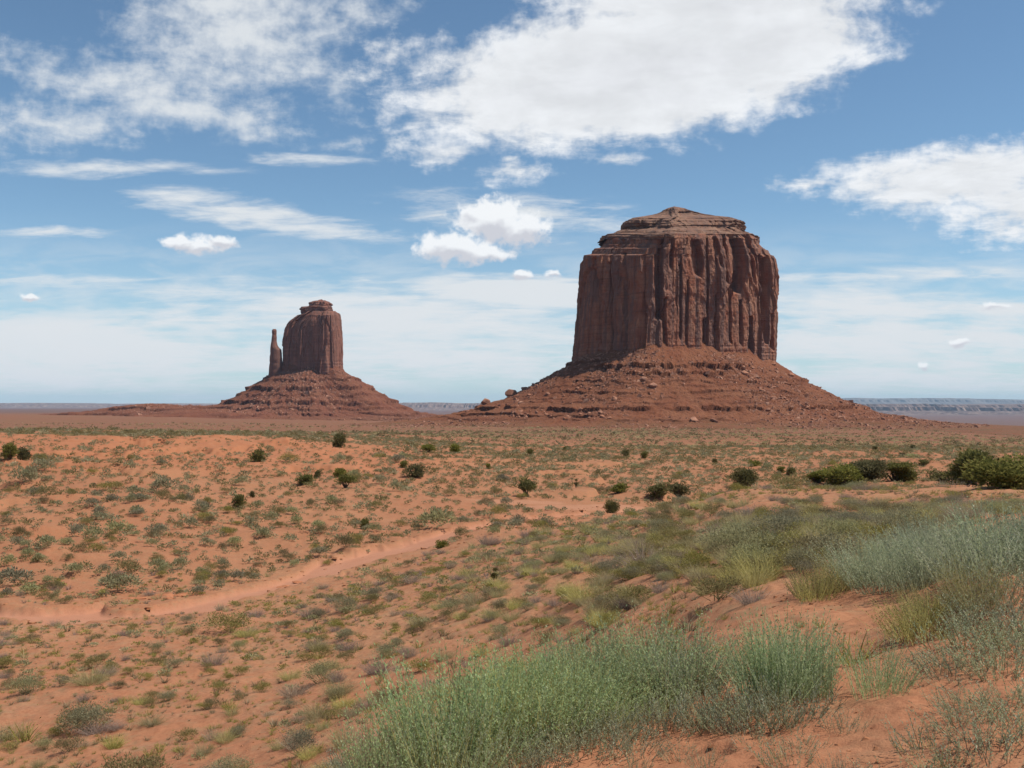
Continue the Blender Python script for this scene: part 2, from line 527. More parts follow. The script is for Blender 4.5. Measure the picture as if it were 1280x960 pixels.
def ground_z(x, y, full=False):
    x = np.asarray(x, float)
    y = np.asarray(y, float)
    r = np.hypot(x, y)
    th = np.arctan2(x, y)
    z = base_z(x, y)
    wd, sd, wash, pan, bank = masks(x, y)
    calm = 1 - 0.85 * np.maximum(wash, pan * 0.8)
    # hummocks, from boot size to dune size
    z = z + calm * (0.017 * fbm(x * 7, y * 7, 3, 11)  + 0.055 * fbm(x * 1.6, y * 1.6, 4, 12) * sstep(2.5, 6, r)
                    + 0.17 * fbm(x * 0.45, y * 0.45, 4, 13) * sstep(8, 25, r) + 0.30 * fbm(x * 0.12, y * 0.12, 4, 14) * sstep(40, 80, r)
                    + 0.9 * fbm(x * 0.02, y * 0.02, 4, 15) * sstep(150, 400, r) * (1 - sstep(3000, 9000, r)))
    # crusted sand steps on the near dune
    near = (1 - sstep(14, 26, r)) * sstep(3, 4.5, r) * sstep(-0.12, 0.05, th)
    q = base_z(x, y) * 4.0 + 1.1 * fbm(x * 0.7, y * 1.5, 4, 31)
    fr = q - np.floor(q)
    z = z + near * 0.06 * (sstep(0.0, 0.16, fr) - fr) * sstep(-0.1, 0.35, fbm(x * 0.7, y * 0.7, 3, 32))
    # cut banks and thin ledges along the wash
    nearw = (1 - sstep(1.5, 4.6, wd)) * (r < 140)
    z = z - 0.30 * wash
    q = base_z(x, y) * 2.2 + 0.9 * fbm(x * 0.07, y * 0.16, 4, 41)
    fr = q - np.floor(q)
    z = z + nearw * (1 - wash) * 0.28 * (sstep(0.0, 0.13, fr) - fr) * sstep(0.0, 1.0, sd + .5) * sstep(-0.2, 0.25, fbm(x * 0.2, y * 0.2, 3, 42))
    # low eroded ledges scattered over the plain
    pl = sstep(55, 75, r) * (1 - sstep(200, 320, r))
    q = base_z(x, y) * 1.1 + 1.2 * fbm(x * 0.035, y * 0.08, 4, 43)
    fr = q - np.floor(q)
    z = z + pl * (1 - wash) * 0.8 * (sstep(0.0, 0.10, fr) - fr) * sstep(0.05, 0.35, fbm(x * 0.06, y * 0.06, 3, 44))
    # gullied red bank under the plateau edge on the left
    z = z + bank * (0.55 * ridged(x * 0.11, y * 0.035, 3, 51) + 0.30 * fbm(x * 0.3, y * 0.12, 4, 52))
    q = z * 0.45 + 0.5 * fbm(x * 0.05, y * 0.05, 3, 53)
    fr = q - np.floor(q)
    z = z + bank * 0.7 * (sstep(0.0, 0.15, fr) - fr) * sstep(-0.3, 0.3, fbm(x * 0.04, y * 0.04, 3, 54))
    if full:
        return z, wash, pan, bank
    return z


# ------------------------------------------------------------------ materials
def mat_ground():
    m, k, out = new_mat('red_sand')
    pos = k.n('ShaderNodeNewGeometry').outputs['Position']
    a_w = k.n('ShaderNodeAttribute', attribute_name='wash').outputs['Fac']
    a_p = k.n('ShaderNodeAttribute', attribute_name='pan').outputs['Fac']
    a_b = k.n('ShaderNodeAttribute', attribute_name='bank').outputs['Fac']
    a_d = k.n('ShaderNodeAttribute', attribute_name='dist').outputs['Fac']
    nb = k.noise(pos, 0.06, 5, 0.6)
    nm = k.noise(pos, 0.7, 5, 0.65)
    nf = k.noise(pos, 9.0, 5, 0.7)
    # dry sand with darker damp crust and paler drifts
    c = k.mix(k.smooth(nb, 0.36, 0.64), G_RED, G_ORANGE)
    c = k.mix(k.math('MULTIPLY', k.smooth(nm, 0.45, 0.75), 0.5), c, G_TAN)
    c = k.mix(k.math('MULTIPLY', k.smooth(nf, 0.44, 0.70), 0.62), c, G_DARK)
    c = k.mix(k.math('MULTIPLY', k.smooth(k.noise(pos, 2.6, 6, 0.7), 0.52, 0.74), 0.3), c, G_DARK)
    # thin dead-grass litter on the slopes
    nl = k.noise(k.mapping(pos, scale=(1, 1, 1)), 2.2, 6, 0.75)
    c = k.mix(k.math('MULTIPLY', k.smooth(nl, 0.46, 0.66), k.math('MULTIPLY', k.smooth(a_d, 0.12, 0.26), 0.6)), c, G_LITTER)
    c = k.mix(k.math('MULTIPLY', k.smooth(a_d, 0.39, 0.43), 0.4), c, G_SOIL)
    c = k.mix(k.math('MULTIPLY', a_b, 0.75), c, k.mix(nm, G_BANK, G_ORANGE))
    c = k.mix(k.math('MULTIPLY', a_p, 0.3), c, G_PALE)
    c = k.mix(k.math('MULTIPLY', a_w, 0.78), c, k.mix(nm, G_PALE, G_PINK))
    # beyond the plateau: brown-red plain carrying thin grass
    nv = k.noise(k.mapping(pos, scale=(0.35, 1, 1)), 0.02, 6, 0.7)
    far = k.mix(k.smooth(nv, 0.42, 0.75), G_FAR, G_FARVEG)
    c = k.mix(k.smooth(a_d, 0.50, 0.60), c, far)
    c = k.mix(k.smooth(a_d, 0.74, 0.80), c, k.mix(k.smooth(nv, 0.3, 0.7), G_VALLEY, G_VALLEY2))
    bump = k.n('ShaderNodeBump', {'Strength': 0.4, 'Distance': 0.02, 'Height': k.math('ADD', nf, k.noise(pos, 60.0, 3, 0.6))})
    bs = k.n('ShaderNodeBsdfPrincipled', {'Base Color': c, 'Roughness': 0.95, 'Normal': bump.outputs[0]})
    bs.inputs['Specular IOR Level'].default_value = 0.1
    k.t.links.new(bs.outputs[0], out.inputs[0])
    return m


G_RED = (0.326, 0.138, 0.07, 1)
G_ORANGE = (0.36, 0.17, 0.086, 1)
G_TAN = (0.365, 0.198, 0.112, 1)
G_DARK = (0.2, 0.075, 0.037, 1)
G_LITTER = (0.24, 0.155, 0.082, 1)
G_SOIL = (0.285, 0.118, 0.06, 1)
G_BANK = (0.3, 0.088, 0.038, 1)
G_PALE = (0.44, 0.222, 0.14, 1)
G_PINK = (0.35, 0.14, 0.078, 1)
G_FAR = (0.195, 0.083, 0.046, 1)
G_FARVEG = (0.17, 0.1, 0.048, 1)
G_VALLEY = (0.15, 0.075, 0.062, 1)
G_VALLEY2 = (0.12, 0.085, 0.07, 1)


def mat_rock(name, sc, red, varnish, pale, dark, strat=1.0):
    """Sandstone: bedding, vertical desert-varnish streaks, blotches. sc = size of the streaks in metres."""
    m, k, out = new_mat(name)
    pos = k.n('ShaderNodeTexCoord').outputs['Object']
    sp = k.n('ShaderNodeSeparateXYZ', {0: pos})
    st = k.noise(k.mapping(pos, scale=(1 / sc, 1 / sc, 0.07 / sc)), 1.0, 6, 0.65, 0.4)
    st2 = k.noise(k.mapping(pos, scale=(3.2 / sc, 3.2 / sc, 0.12 / sc)), 1.0, 4, 0.6)
    bl = k.noise(pos, 0.5 / sc, 6, 0.6)
    bed = k.noise(k.mapping(pos, scale=(0.02, 0.02, 1.0)), 4.0 / sc, 5, 0.75)
    fine = k.noise(pos, 5.0 / sc, 5, 0.7)
    c = k.mix(k.smooth(bl, 0.35, 0.65), red, pale)
    c = k.mix(k.math('MULTIPLY', k.smooth(bed, 0.48, 0.66), 0.45 * strat), c, dark)
    c = k.mix(k.math('MULTIPLY', k.smooth(st, 0.40, 0.60), 0.80), c, varnish)
    c = k.mix(k.math('MULTIPLY', k.smooth(st2, 0.52, 0.72), 0.40), c, dark)
    c = k.mix(k.math('MULTIPLY', k.smooth(fine, 0.45, 0.8), 0.30), c, dark)
    bump = k.n('ShaderNodeBump', {'Strength': 0.8, 'Distance': 0.12 * sc, 'Height': k.math('ADD', k.math('MULTIPLY', bed, 0.6), k.math('ADD', fine, st2))})
    bs = k.n('ShaderNodeBsdfPrincipled', {'Base Color': c, 'Roughness': 0.9, 'Normal': bump.outputs[0]})
    bs.inputs['Specular IOR Level'].default_value = 0.15
    k.t.links.new(bs.outputs[0], out.inputs[0])
    return m


def mat_talus(name, sc, a, b, dark, pale, veg):
    m, k, out = new_mat(name)
    pos = k.n('ShaderNodeTexCoord').outputs['Object']
    foot = k.n('ShaderNodeAttribute', attribute_name='foot').outputs['Fac']
    nb = k.noise(pos, 0.25 / sc, 6, 0.65)
    nf = k.noise(pos, 1.6 / sc, 6, 0.75)
    bed = k.noise(k.mapping(pos, scale=(0.03, 0.03, 1.0)), 1.4 / sc, 5, 0.7)
    c = k.mix(k.smooth(nb, 0.35, 0.65), a, b)
    c = k.mix(k.math('MULTIPLY', k.smooth(bed, 0.5, 0.65), 0.35), c, dark)
    c = k.mix(k.math('MULTIPLY', k.smooth(nf, 0.52, 0.68), 0.6), c, dark)
    c = k.mix(k.math('MULTIPLY', k.smooth(nf, 0.40, 0.28), 0.35), c, pale)
    # shade under the ledge lips, painted into the rock colour
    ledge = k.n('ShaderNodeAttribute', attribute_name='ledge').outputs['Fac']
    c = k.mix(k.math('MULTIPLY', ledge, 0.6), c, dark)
    nv = k.noise(pos, 0.6 / sc, 6, 0.75)
    c = k.mix(k.math('MULTIPLY', foot, k.math('ADD', 0.55, k.math('MULTIPLY', k.smooth(nv, 0.45, 0.6), 0.4))), c, k.mix(k.smooth(nb, .4, .6), veg, G_FAR))
    bump = k.n('ShaderNodeBump', {'Strength': 0.7, 'Distance': 0.5 * sc, 'Height': nf})
    bs = k.n('ShaderNodeBsdfPrincipled', {'Base Color': c, 'Roughness': 0.95, 'Normal': bump.outputs[0]})
    bs.inputs['Specular IOR Level'].default_value = 0.1
    k.t.links.new(bs.outputs[0], out.inputs[0])
    return m


def mat_leaf(name, dark, light, tip=None, trans=0.25):
    """Foliage: every leaf has its own tint (mesh attribute) and every plant a slight shift."""
    m, k, out = new_mat(name)
    t = k.n('ShaderNodeAttribute', attribute_name='tint').outputs['Fac']
    rnd = k.n('ShaderNodeObjectInfo').outputs['Random']
    stops = [(0.0, dark), (0.75, light)]
    if tip:
        stops.append((1.0, tip))
    c = k.ramp(t, stops)
    hs = k.n('ShaderNodeHueSaturation', {'Hue': k.math('ADD', 0.485, k.math('MULTIPLY', rnd, 0.03)), 'Saturation': k.math('ADD', 0.85, k.math('MULTIPLY', rnd, 0.3)),
                                          'Value': k.math('ADD', 0.8, k.math('MULTIPLY', rnd, 0.4)), 'Color': c})
    df = k.n('ShaderNodeBsdfDiffuse', {'Color': hs.outputs[0], 'Roughness': 0.5})
    tr = k.n('ShaderNodeBsdfTranslucent', {'Color': hs.outputs[0]})
    mx = k.n('ShaderNodeMixShader', {0: trans, 1: df.outputs[0], 2: tr.outputs[0]})
    k.t.links.new(mx.outputs[0], out.inputs[0])
    return m


def mat_plain(name, col, var=0.3, scale=8.0, rough=0.9):
    m, k, out = new_mat(name)
    pos = k.n('ShaderNodeTexCoord').outputs['Object']
    nz = k.noise(pos, scale, 5, 0.65)
    d = tuple(x * (1 - var) for x in col[:3]) + (1,)
    l = tuple(min(1, x * (1 + var)) for x in col[:3]) + (1,)
    c = k.mix(k.smooth(nz, 0.3, 0.7), d, l)
    bs = k.n('ShaderNodeBsdfPrincipled', {'Base Color': c, 'Roughness': rough})
    bs.inputs['Specular IOR Level'].default_value = 0.1
    k.t.links.new(bs.outputs[0], out.inputs[0])
    return m


M_GROUND = mat_ground()
M_CLIFF = mat_rock('sandstone_cliff', 9.0, (0.255, 0.092, 0.050, 1), (0.150, 0.090, 0.074, 1), (0.32, 0.15, 0.09, 1), (0.085, 0.037, 0.026, 1))
M_CAP = mat_rock('layered_cap_rock', 7.0, (0.21, 0.10, 0.063, 1), (0.16, 0.095, 0.070, 1), (0.27, 0.155, 0.10, 1), (0.085, 0.042, 0.030, 1), 1.6)
M_CLIFF2 = mat_rock('dark_sandstone_cliff', 14.0, (0.20, 0.078, 0.05, 1), (0.15, 0.075, 0.055, 1), (0.27, 0.12, 0.08, 1), (0.095, 0.042, 0.032, 1))
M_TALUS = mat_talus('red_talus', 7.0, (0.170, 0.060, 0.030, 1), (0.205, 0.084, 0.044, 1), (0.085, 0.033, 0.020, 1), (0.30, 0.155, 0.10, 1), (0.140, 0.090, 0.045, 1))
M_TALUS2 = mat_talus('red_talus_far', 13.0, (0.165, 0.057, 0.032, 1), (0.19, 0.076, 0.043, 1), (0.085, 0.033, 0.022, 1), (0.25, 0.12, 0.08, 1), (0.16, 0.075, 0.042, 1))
M_BOULDER = mat_rock('fallen_sandstone', 4.0, (0.30, 0.125, 0.07, 1), (0.24, 0.115, 0.075, 1), (0.42, 0.23, 0.15, 1), (0.12, 0.05, 0.033, 1), 0.8)
M_MESA = mat_rock('far_mesa_rock', 60.0, (0.15, 0.085, 0.065, 1), (0.10, 0.06, 0.052, 1), (0.34, 0.24, 0.18, 1), (0.06, 0.038, 0.035, 1), 1.4)
M_HILL = mat_plain('far_hill', (0.14, 0.12, 0.10, 1), 0.3, 0.001)


# ------------------------------------------------------------------ ground sheet: one polar sheet from underfoot to the horizon
def build_ground():
    tv = np.linspace(-0.60, 0.60, 860)
    tb = np.linspace(0.60, 2 * math.pi - 0.60, 150)[1:-1]
    th = np.concatenate([tv, tb])
    r = np.concatenate([np.exp(np.linspace(math.log(0.65), math.log(3.0), 16))[:-1], np.exp(np.linspace(math.log(3.0), math.log(420.0), 980))[:-1], np.exp(np.linspace(math.log(420.0), math.log(45000), 170))])
    RR, TT = np.meshgrid(r, th, indexing='ij')
    X, Y = RR * np.sin(TT), RR * np.cos(TT)
    Z, wash, pan, bank = ground_z(X, Y, True)
    V = np.stack([X, Y, Z], -1).reshape(-1, 3)
    Fc = grid_faces(len(r), len(th), wrap=True)[:, ::-1]
    # close the hole underfoot
    cidx = len(V)
    V = np.vstack([V, [[0, 0, -1.68]]])
    nth = len(th)
    i = np.arange(nth)
    cap = np.stack([i, (i + 1) % nth, np.full(nth, cidx), np.full(nth, cidx)], -1)
    dist = (np.log(RR) - LR0) / (LR1 - LR0)
    at = {n_: np.append(a.ravel(), 0) for n_, a in (('wash', wash), ('pan', pan), ('bank', bank), ('dist', dist))}
    me = mesh_from('desert_ground', V, Fc, M_GROUND, True, at)
    bm = bmesh.new()
    bm.from_mesh(me)
    bm.verts.ensure_lookup_table()
    c = bm.verts[cidx]
    for q in range(nth):
        f = bm.faces.new((c, bm.verts[(q + 1) % nth], bm.verts[q]))
        f.smooth = True
        if f.normal.z < 0:
            f.normal_flip()
    bm.to_mesh(me)
    bm.free()
    o = obj('ground', me)
    tag(o, 'red sandy desert ground running from the dune to the horizon', 'ground', kind='structure')


build_ground()


# ------------------------------------------------------------------ buttes
def chaikin(p, it=2):
    p = np.asarray(p, float)
    for _ in range(it):
        q = np.roll(p, -1, 0)
        p = np.stack([0.78 * p + 0.22 * q, 0.22 * p + 0.78 * q], 1).reshape(-1, 2)
    return p


def resample(p, n_front, n_back):
    """Closed outline -> points by arc length, dense where it faces the viewer (y below centre)."""
    q = np.vstack([p, p[:1]])
    sl = np.hypot(*np.diff(q, axis=0).T)
    mid = 0.5 * (q[1:] + q[:-1])
    nrm = np.stack([np.diff(q[:, 1]), -np.diff(q[:, 0])], -1)
    nrm /= np.maximum(np.hypot(*nrm.T), 1e-9)[:, None]
    wgt = np.where(nrm[:, 1] < 0.35, 1.0, n_back / n_front)
    s = np.concatenate([[0], np.cumsum(sl * wgt)])
    a = np.concatenate([[0], np.cumsum(sl)])
    t = np.linspace(0, s[-1], n_front + n_back + 1)[:-1]
    x = np.interp(t, s, q[:, 0])
    y = np.interp(t, s, q[:, 1])
    return np.stack([x, y], -1), np.interp(t, s, a), a[-1]


def panels(arc, z, total, width, seed, amp, breaks=(0.25, 0.9), zr=(0, 1)):
    """Rock slabs: jittered vertical strips, each set in or out, whose offset changes where a slab has fallen away."""
    n = max(4, int(total / width))
    lr = np.random.default_rng(seed)
    b = (np.arange(n) + lr.uniform(-0.46, 0.46, n)) * total / n
    off = lr.uniform(-1, 1, (n + 1, 3))
    tilt = lr.uniform(-1, 1, n + 1)
    for q in range(1, n + 1):                       # some joints never opened: broad unbroken faces
        if lr.uniform() < 0.42:
            off[q] = off[q - 1]
            tilt[q] *= 0.4
    br = lr.uniform(breaks[0], breaks[1], (n + 1, 2))
    br.sort(axis=1)
    wob = 0.13 * width * fbm(arc / width * 0.7, z / (width + 15) * 0.16, 3, seed + 3)
    a = (arc + wob) % total
    i = np.searchsorted(b, a)
    i = np.where(i >= n, 0, i)
    zz = (z - zr[0]) / (zr[1] - zr[0]) + 0.05 * noise2(arc / width * 2.2, z * 0 + seed, seed + 9)
    # rounded slab shoulders
    lo = np.where(i > 0, b[np.maximum(i - 1, 0)], b[-1] - total)
    hi = np.where(i < n, b[np.minimum(i, n - 1)], b[0] + total)
    u = np.clip((a - lo) / np.maximum(hi - lo, 1e-6), 0, 1)
    zz = zz + 0.16 * np.abs(2 * u - 1) ** 2          # fallen slabs leave arched heads
    w1 = sstep(br[i, 0] - 0.02, br[i, 0] + 0.02, zz)
    w2 = sstep(br[i, 1] - 0.02, br[i, 1] + 0.02, zz)
    o = off[i, 0] * (1 - w1) + off[i, 1] * w1
    o = o * (1 - w2) + off[i, 2] * w2
    rnd = 1 - np.abs(2 * u - 1) ** 3
    return amp * (o + 0.15 * rnd + 0.9 * tilt[i] * (2 * u - 1))


class Butte:
    def __init__(self, cx_px, D, outline_px):
        self.D = D
        self.m = D / F                       # metres per photo pixel at that distance
        self.cx = (cx_px - 640) * self.m
        self.cxp = cx_px
        self.ol = np.asarray(outline_px, float) * self.m

    def z(self, py):
        return (HOR - py) * self.m


def rock_loft(b, name, mat, parent, rows, nz, nf, nb, disp, close_top=True, chk=2, rowpow=1.0):
    """Loft of the outline through rows (photo row, left px, right px, depth factor); disp(arc, total, x_px, z, v, ny) in metres outwards."""
    p = chaikin(b.ol, chk)
    P, arc, tot = resample(p, nf, nb)
    x0, x1 = b.ol[:, 0].min(), b.ol[:, 0].max()
    nxt, prv = np.roll(P, -1, 0), np.roll(P, 1, 0)
    tg = nxt - prv
    nrm = np.stack([tg[:, 1], -tg[:, 0]], -1)
    nrm /= np.maximum(np.hypot(*nrm.T), 1e-9)[:, None]
    for _ in range(3):
        nrm = (np.roll(nrm, 1, 0) + 2 * nrm + np.roll(nrm, -1, 0)) / 4
    ys = np.array([r[0] for r in rows], float)
    zk = b.z(ys)
    seg = np.concatenate([[0], np.cumsum(np.abs(np.diff(zk)) + 0.35 * np.abs(np.diff([r[1] for r in rows])) * b.m + 0.01)])
    t = np.linspace(0, seg[-1], nz)
    z = np.interp(t, seg, zk)
    xl = (np.interp(t, seg, [r[1] for r in rows]) - b.cxp) * b.m
    xr = (np.interp(t, seg, [r[2] for r in rows]) - b.cxp) * b.m
    dy = np.interp(t, seg, [r[3] for r in rows])
    u = ((P[:, 0] - x0) / (x1 - x0))[None, :]
    X = xl[:, None] + (xr - xl)[:, None] * u
    Yc = (b.ol[:, 1].max() + b.ol[:, 1].min()) * 0.5
    Y = Yc + (P[:, 1] - Yc)[None, :] * dy[:, None]
    Z = np.repeat(z[:, None], len(P), 1)
    A = np.repeat(arc[None, :], nz, 0)
    xpx = X / b.m + b.cxp
    v = (z - z[0]) / (z[-1] - z[0])
    d, dz = disp(A, tot, xpx, Z, np.repeat(v[:, None], len(P), 1), np.repeat(nrm[None, :, 1], nz, 0))
    X = X + nrm[None, :, 0] * d
    Y = Y + nrm[None, :, 1] * d
    Z = (Z + dz) * (1 + np.minimum(Y, 0) / b.D)          # rows were read where the outline is nearest the viewer
    V = np.stack([X, Y, Z], -1).reshape(-1, 3)
    Fc = grid_faces(nz, len(P), wrap=True)
    me = mesh_from(name, V, Fc, mat, False)
    if close_top:
        bm = bmesh.new()
        bm.from_mesh(me)
        bm.verts.ensure_lookup_table()
        n = len(P)
        top = [bm.verts[(nz - 1) * n + i] for i in range(n)]
        c = bm.verts.new(sum((q.co for q in top), Vector()) / n)
        for i in range(n):
            bm.faces.new((top[i], top[(i + 1) % n], c))
        bm.to_mesh(me)
        bm.free()
    return obj(name, me, parent)


def talus(b, name, mat, parent, cx_off, contact, prof, base_z0, ledges, rough, nphi=1000, nr=330, seed=3, rin=0.7, left=0.0):
    """Debris apron: polar sheet round the cliff; contact(phi) height at the cliff, prof = (metres out, share of height left)."""
    p = chaikin(b.ol, 2)
    ang = np.arctan2(p[:, 1], p[:, 0])
    rad = np.hypot(p[:, 0], p[:, 1])
    o = np.argsort(ang)
    ang, rad = ang[o], rad[o]
    ph_f = np.linspace(-math.pi * 1.04, math.pi * 0.04, nphi)
    ph_b = np.linspace(math.pi * 0.04, math.pi * 0.96, nphi // 6)[1:-1]
    ph = np.concatenate([ph_f, ph_b])
    phw = (ph + math.pi) % (2 * math.pi) - math.pi
    rc = np.interp(phw, np.concatenate([ang - 2 * math.pi, ang, ang + 2 * math.pi]), np.tile(rad, 3))
    dmax = prof[-1][0]
    tt = np.linspace(0, 1, nr) ** 1.35
    dd = -30 * b.m / 1.07 * rin + (dmax + 30 * b.m / 1.07 * rin) * tt
    DD, PH = np.meshgrid(dd, phw, indexing='ij')
    RC = np.repeat(rc[None, :], nr, 0)
    rr = np.maximum(RC + DD, 2.0)
    X = rr * np.cos(PH)
    Y = rr * np.sin(PH)
    H0 = contact(phw)[None, :]
    stretch = 1 + 0.12 * noise2(PH * 3.0, PH * 0 + 1.0, seed)
    stretch = stretch * (1 + left * sstep(60 * b.m, 200 * b.m, DD) * sstep(0.1, 0.6, -np.cos(PH)))
    g = np.interp(DD / stretch, [q[0] for q in prof], [q[1] for q in prof])
    g = np.where(DD < 0, 1 + np.minimum(-DD, 12) * 0.012, g)
    Z = base_z0 + (H0 - base_z0) * g
    m = b.m
    Zs = Z + 0.8 * m * fbm(X * 0.012 / m, Y * 0.012 / m, 3, seed + 33)
    lift = 0.0
    lip = 0.0
    band = np.zeros_like(Z)
    # gullies running down and loose rubble
    act = sstep(0.02, 0.15, g)
    Z = Z + act * rough * m * (0.9 * fbm(PH * 14, DD * 0.012 / m, 4, seed + 1) + 2.4 * fbm(X * 0.07 / m, Y * 0.07 / m, 5, seed + 2, 0.72) + 0.8 * fbm(X * 0.3 / m, Y * 0.3 / m, 3, seed + 5))
    for (zl, amp, wdt, lo, hi) in ledges:
        zz = Zs - zl - 3.0 * m * fbm(PH * 7, PH * 0, 3, seed + int(zl) + 60) - 1.0 * m * fbm(PH * 40, PH * 0 + 9, 3, seed + int(zl) + 70)
        on = np.clip(0.75 + 1.3 * fbm(PH * 14, PH * 0 + 3, 3, seed + int(zl) + 80), 0, 1)
        xp = (X + b.cx) / b.m + 640
        on = on * sstep(lo - 25, lo, xp) * (1 - sstep(hi, hi + 25, xp))
        lip = lip + on * amp * m * np.where(zz > 0, 0.7 * np.exp(-np.abs(zz) / (0.5 * wdt * m)), -0.9 * np.exp(-np.abs(zz) / (0.35 * wdt * m))) * np.clip(np.abs(zz) / (0.1 * m), 0, 1)
        band = np.maximum(band, on * (zz < 0.4 * m) * np.exp(-np.abs(zz) / (0.55 * wdt * m)))  # mask for the painted shade just below each lip
        lift = lift + on * amp * 0.95 * m * np.clip(zz / (0.15 * m), -1, 1) * np.exp(-np.abs(zz) / (wdt * m))
    Z = Z + lift
    X = X + np.cos(PH) * lip
    Y = Y + np.sin(PH) * lip
    foot = 1 - sstep(0.04, 0.17, g + 0.05 * fbm(X * 0.02 / m, Y * 0.02 / m, 4, seed + 7))
    V = np.stack([X, Y, Z], -1).reshape(-1, 3)
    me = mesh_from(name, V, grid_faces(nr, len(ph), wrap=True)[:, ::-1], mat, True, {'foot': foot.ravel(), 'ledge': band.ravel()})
    return obj(name, me, parent), (X, Y, Z, g)


# --- the big butte on the right
B1 = Butte(850, 1350.0, [(-128, 35), (-118, -22), (-96, -48), (-76, -58), (-56, -92), (-34, -88), (14, -64), (58, -42), (98, -16), (120, 10), (128, 44), (118, 110), (40, 150), (-70, 140), (-118, 90)])
b1 = bpy.data.objects.new('butte', None)
COL.objects.link(b1)
b1.location = (B1.cx, B1.D, 0)
tag(b1, 'massive flat-topped red sandstone butte with a layered cap, the larger of two', 'butte')

# cracks, alcoves and slots of the face: (column, half width, top row, bottom row, depth px, top taper)
FEAT = [
    (813, 6.5, 290, 400, 15, 0), (818, 4.0, 372, 436, 9, 0), (838, 3.0, 330, 425, 6, 0), (860, 7.0, 300, 346, 15, 1), (874, 2.6, 296, 432, 7, 0), (871, 5, 398, 442, 11, 0),
    (897, 3.0, 290, 354, 8, 0), (913, 11.5, 290, 366, 25, 1), (904, 2.6, 345, 430, 6, 0), (937, 3.6, 316, 356, 8, 1), (948, 4.4, 318, 358, 10, 1), (957, 7.0, 322, 430, 18, 1),
    (936, 5.0, 396, 444, 11, 0), (968, 3.0, 392, 438, 8, 0), (847, 2.8, 350, 440, 6, 0), (886, 2.6, 368, 442, 6, 0), (921, 3.4, 375, 432, 8, 0), (886, 4, 296, 334, 8, 1), (827, 3.2, 296, 336, 7, 0),
    (757, 4.5, 328, 440, 8, 0), (775, 4.0, 316, 440, 8, 0), (742, 3.5, 322, 430, 7, 0), (792, 3.0, 340, 440, 6, 0),
]


def b1_disp(A, tot, xpx, Z, v, ny):
    m = B1.m
    py = HOR - Z / m
    z0, z1 = B1.z(450), B1.z(290)
    d = panels(A, Z, tot, 58, 21, 3.6, (0.5, 1.1), (z0, z1)) + panels(A, Z, tot, 25, 22, 2.0, (0.4, 1.15), (z0, z1)) + panels(A, Z, tot, 11.0, 23, 1.1, (0.25, 1.1), (z0, z1))
    d = d * (1 - 0.6 * sstep(B1.z(322), B1.z(306), Z) * (ny > -0.75))
    d = d + 1.2 * fbm(A * 0.16, Z * 0.03, 4, 24) + 1.1 * fbm(A * 0.30, Z * 0.20, 4, 25)
    # bedded foot and bedded crown
    bed = noise2(A * 0.006, Z * 0.42, 26)
    bed2 = noise2(A * 0.01, Z * 0.9, 27)
    wb = (1 - sstep(z0 + 10, z0 + 38, Z)) * 0.45 + sstep(z1 - 16, z1 + 4, Z) * 1.2
    d = d + wb * (1.3 * bed + 0.8 * bed2) - 0.35 * m * (Z - z0) / (z1 - z0)
    for (xc, hw, y0, y1, dep, tap) in FEAT:
        yy = np.clip((py - y0) / (y1 - y0), 0, 1)
        w = hw * (0.45 + 0.75 * np.sin(math.pi * np.clip(yy * 0.85 + 0.1, 0, 1))) if tap else hw * (0.8 + 0.3 * noise2(py * 0.06, py * 0 + xc, 5))
        c = xc + 1.2 * noise2(py * 0.02, py * 0 + xc * 0.37, 6) + (yy - 0.5) * (5.0 if tap else 1.0)
        q = (xpx - c) / w
        inside = np.clip((q + 1.15) / 2.0, 0, 1) ** 0.8 * (1 - sstep(0.86, 1.04, q)) * sstep(y0 - 2, y0 + 2, py) * (1 - sstep(y1 - 5, y1 + 2, py)) * (ny < 0.1)
        d = d - 0.8 * dep * m * inside
    return d, 0.0


rows1 = [(480, 713, 986, 1.03), (462, 715, 985, 1.01), (450, 716, 983, 1.0), (440, 717, 983, 1.0), (400, 720, 985, 0.99), (370, 723, 983, .99), (340, 725, 980, .99), (322, 727, 977, .985), (318.5, 728, 975, .985), (317, 737, 971, .98), (310, 740, 969, .98), (309, 748, 964, .975), (305, 750, 962, .97), (304, 754, 960, .965), (297, 755, 959, .96), (296, 762, 956, .95), (291, 766, 951, .93)]
rock_loft(B1, 'cliff', M_CLIFF, b1, rows1, 230, 620, 160, b1_disp)


def b1_cap(A, tot, xpx, Z, v, ny):
    m = B1.m
    bed = noise2(A * 0.004, Z * 0.55, 36)
    bed2 = noise2(A * 0.012, Z * 1.3, 37)
    d = 1.5 * bed + 0.9 * bed2 + 4.5 * fbm(A * 0.022, Z * 0.05, 3, 41) - 4.0 * (ny < -0.4) * sstep(-0.1, 0.5, fbm(A * 0.03, Z * 0.06, 3, 42)) + panels(A, Z, tot, 21, 38, 2.2, (0.2, 0.8), (B1.z(292), B1.z(255))) + 1.6 * fbm(A * 0.06, Z * 0.1, 4, 39) + 0.6 * fbm(A * 0.4, Z * 0.5, 3, 40)
    # the rim block is worn away along the middle of the front
    gap = np.exp(-((xpx - 850) / 38.0) ** 2) * (ny < 0) * sstep(B1.z(287), B1.z(272), Z)
    d = d * (1 - 0.93 * sstep(B1.z(262), B1.z(256), Z)) - 17 * m * gap * (1 - sstep(B1.z(268), B1.z(258), Z))
    return d, 2.2 * fbm(A * 0.02, Z * 0.02, 4, 43) * sstep(B1.z(296), B1.z(288), Z) * (1 - 0.7 * sstep(B1.z(262), B1.z(256), Z))


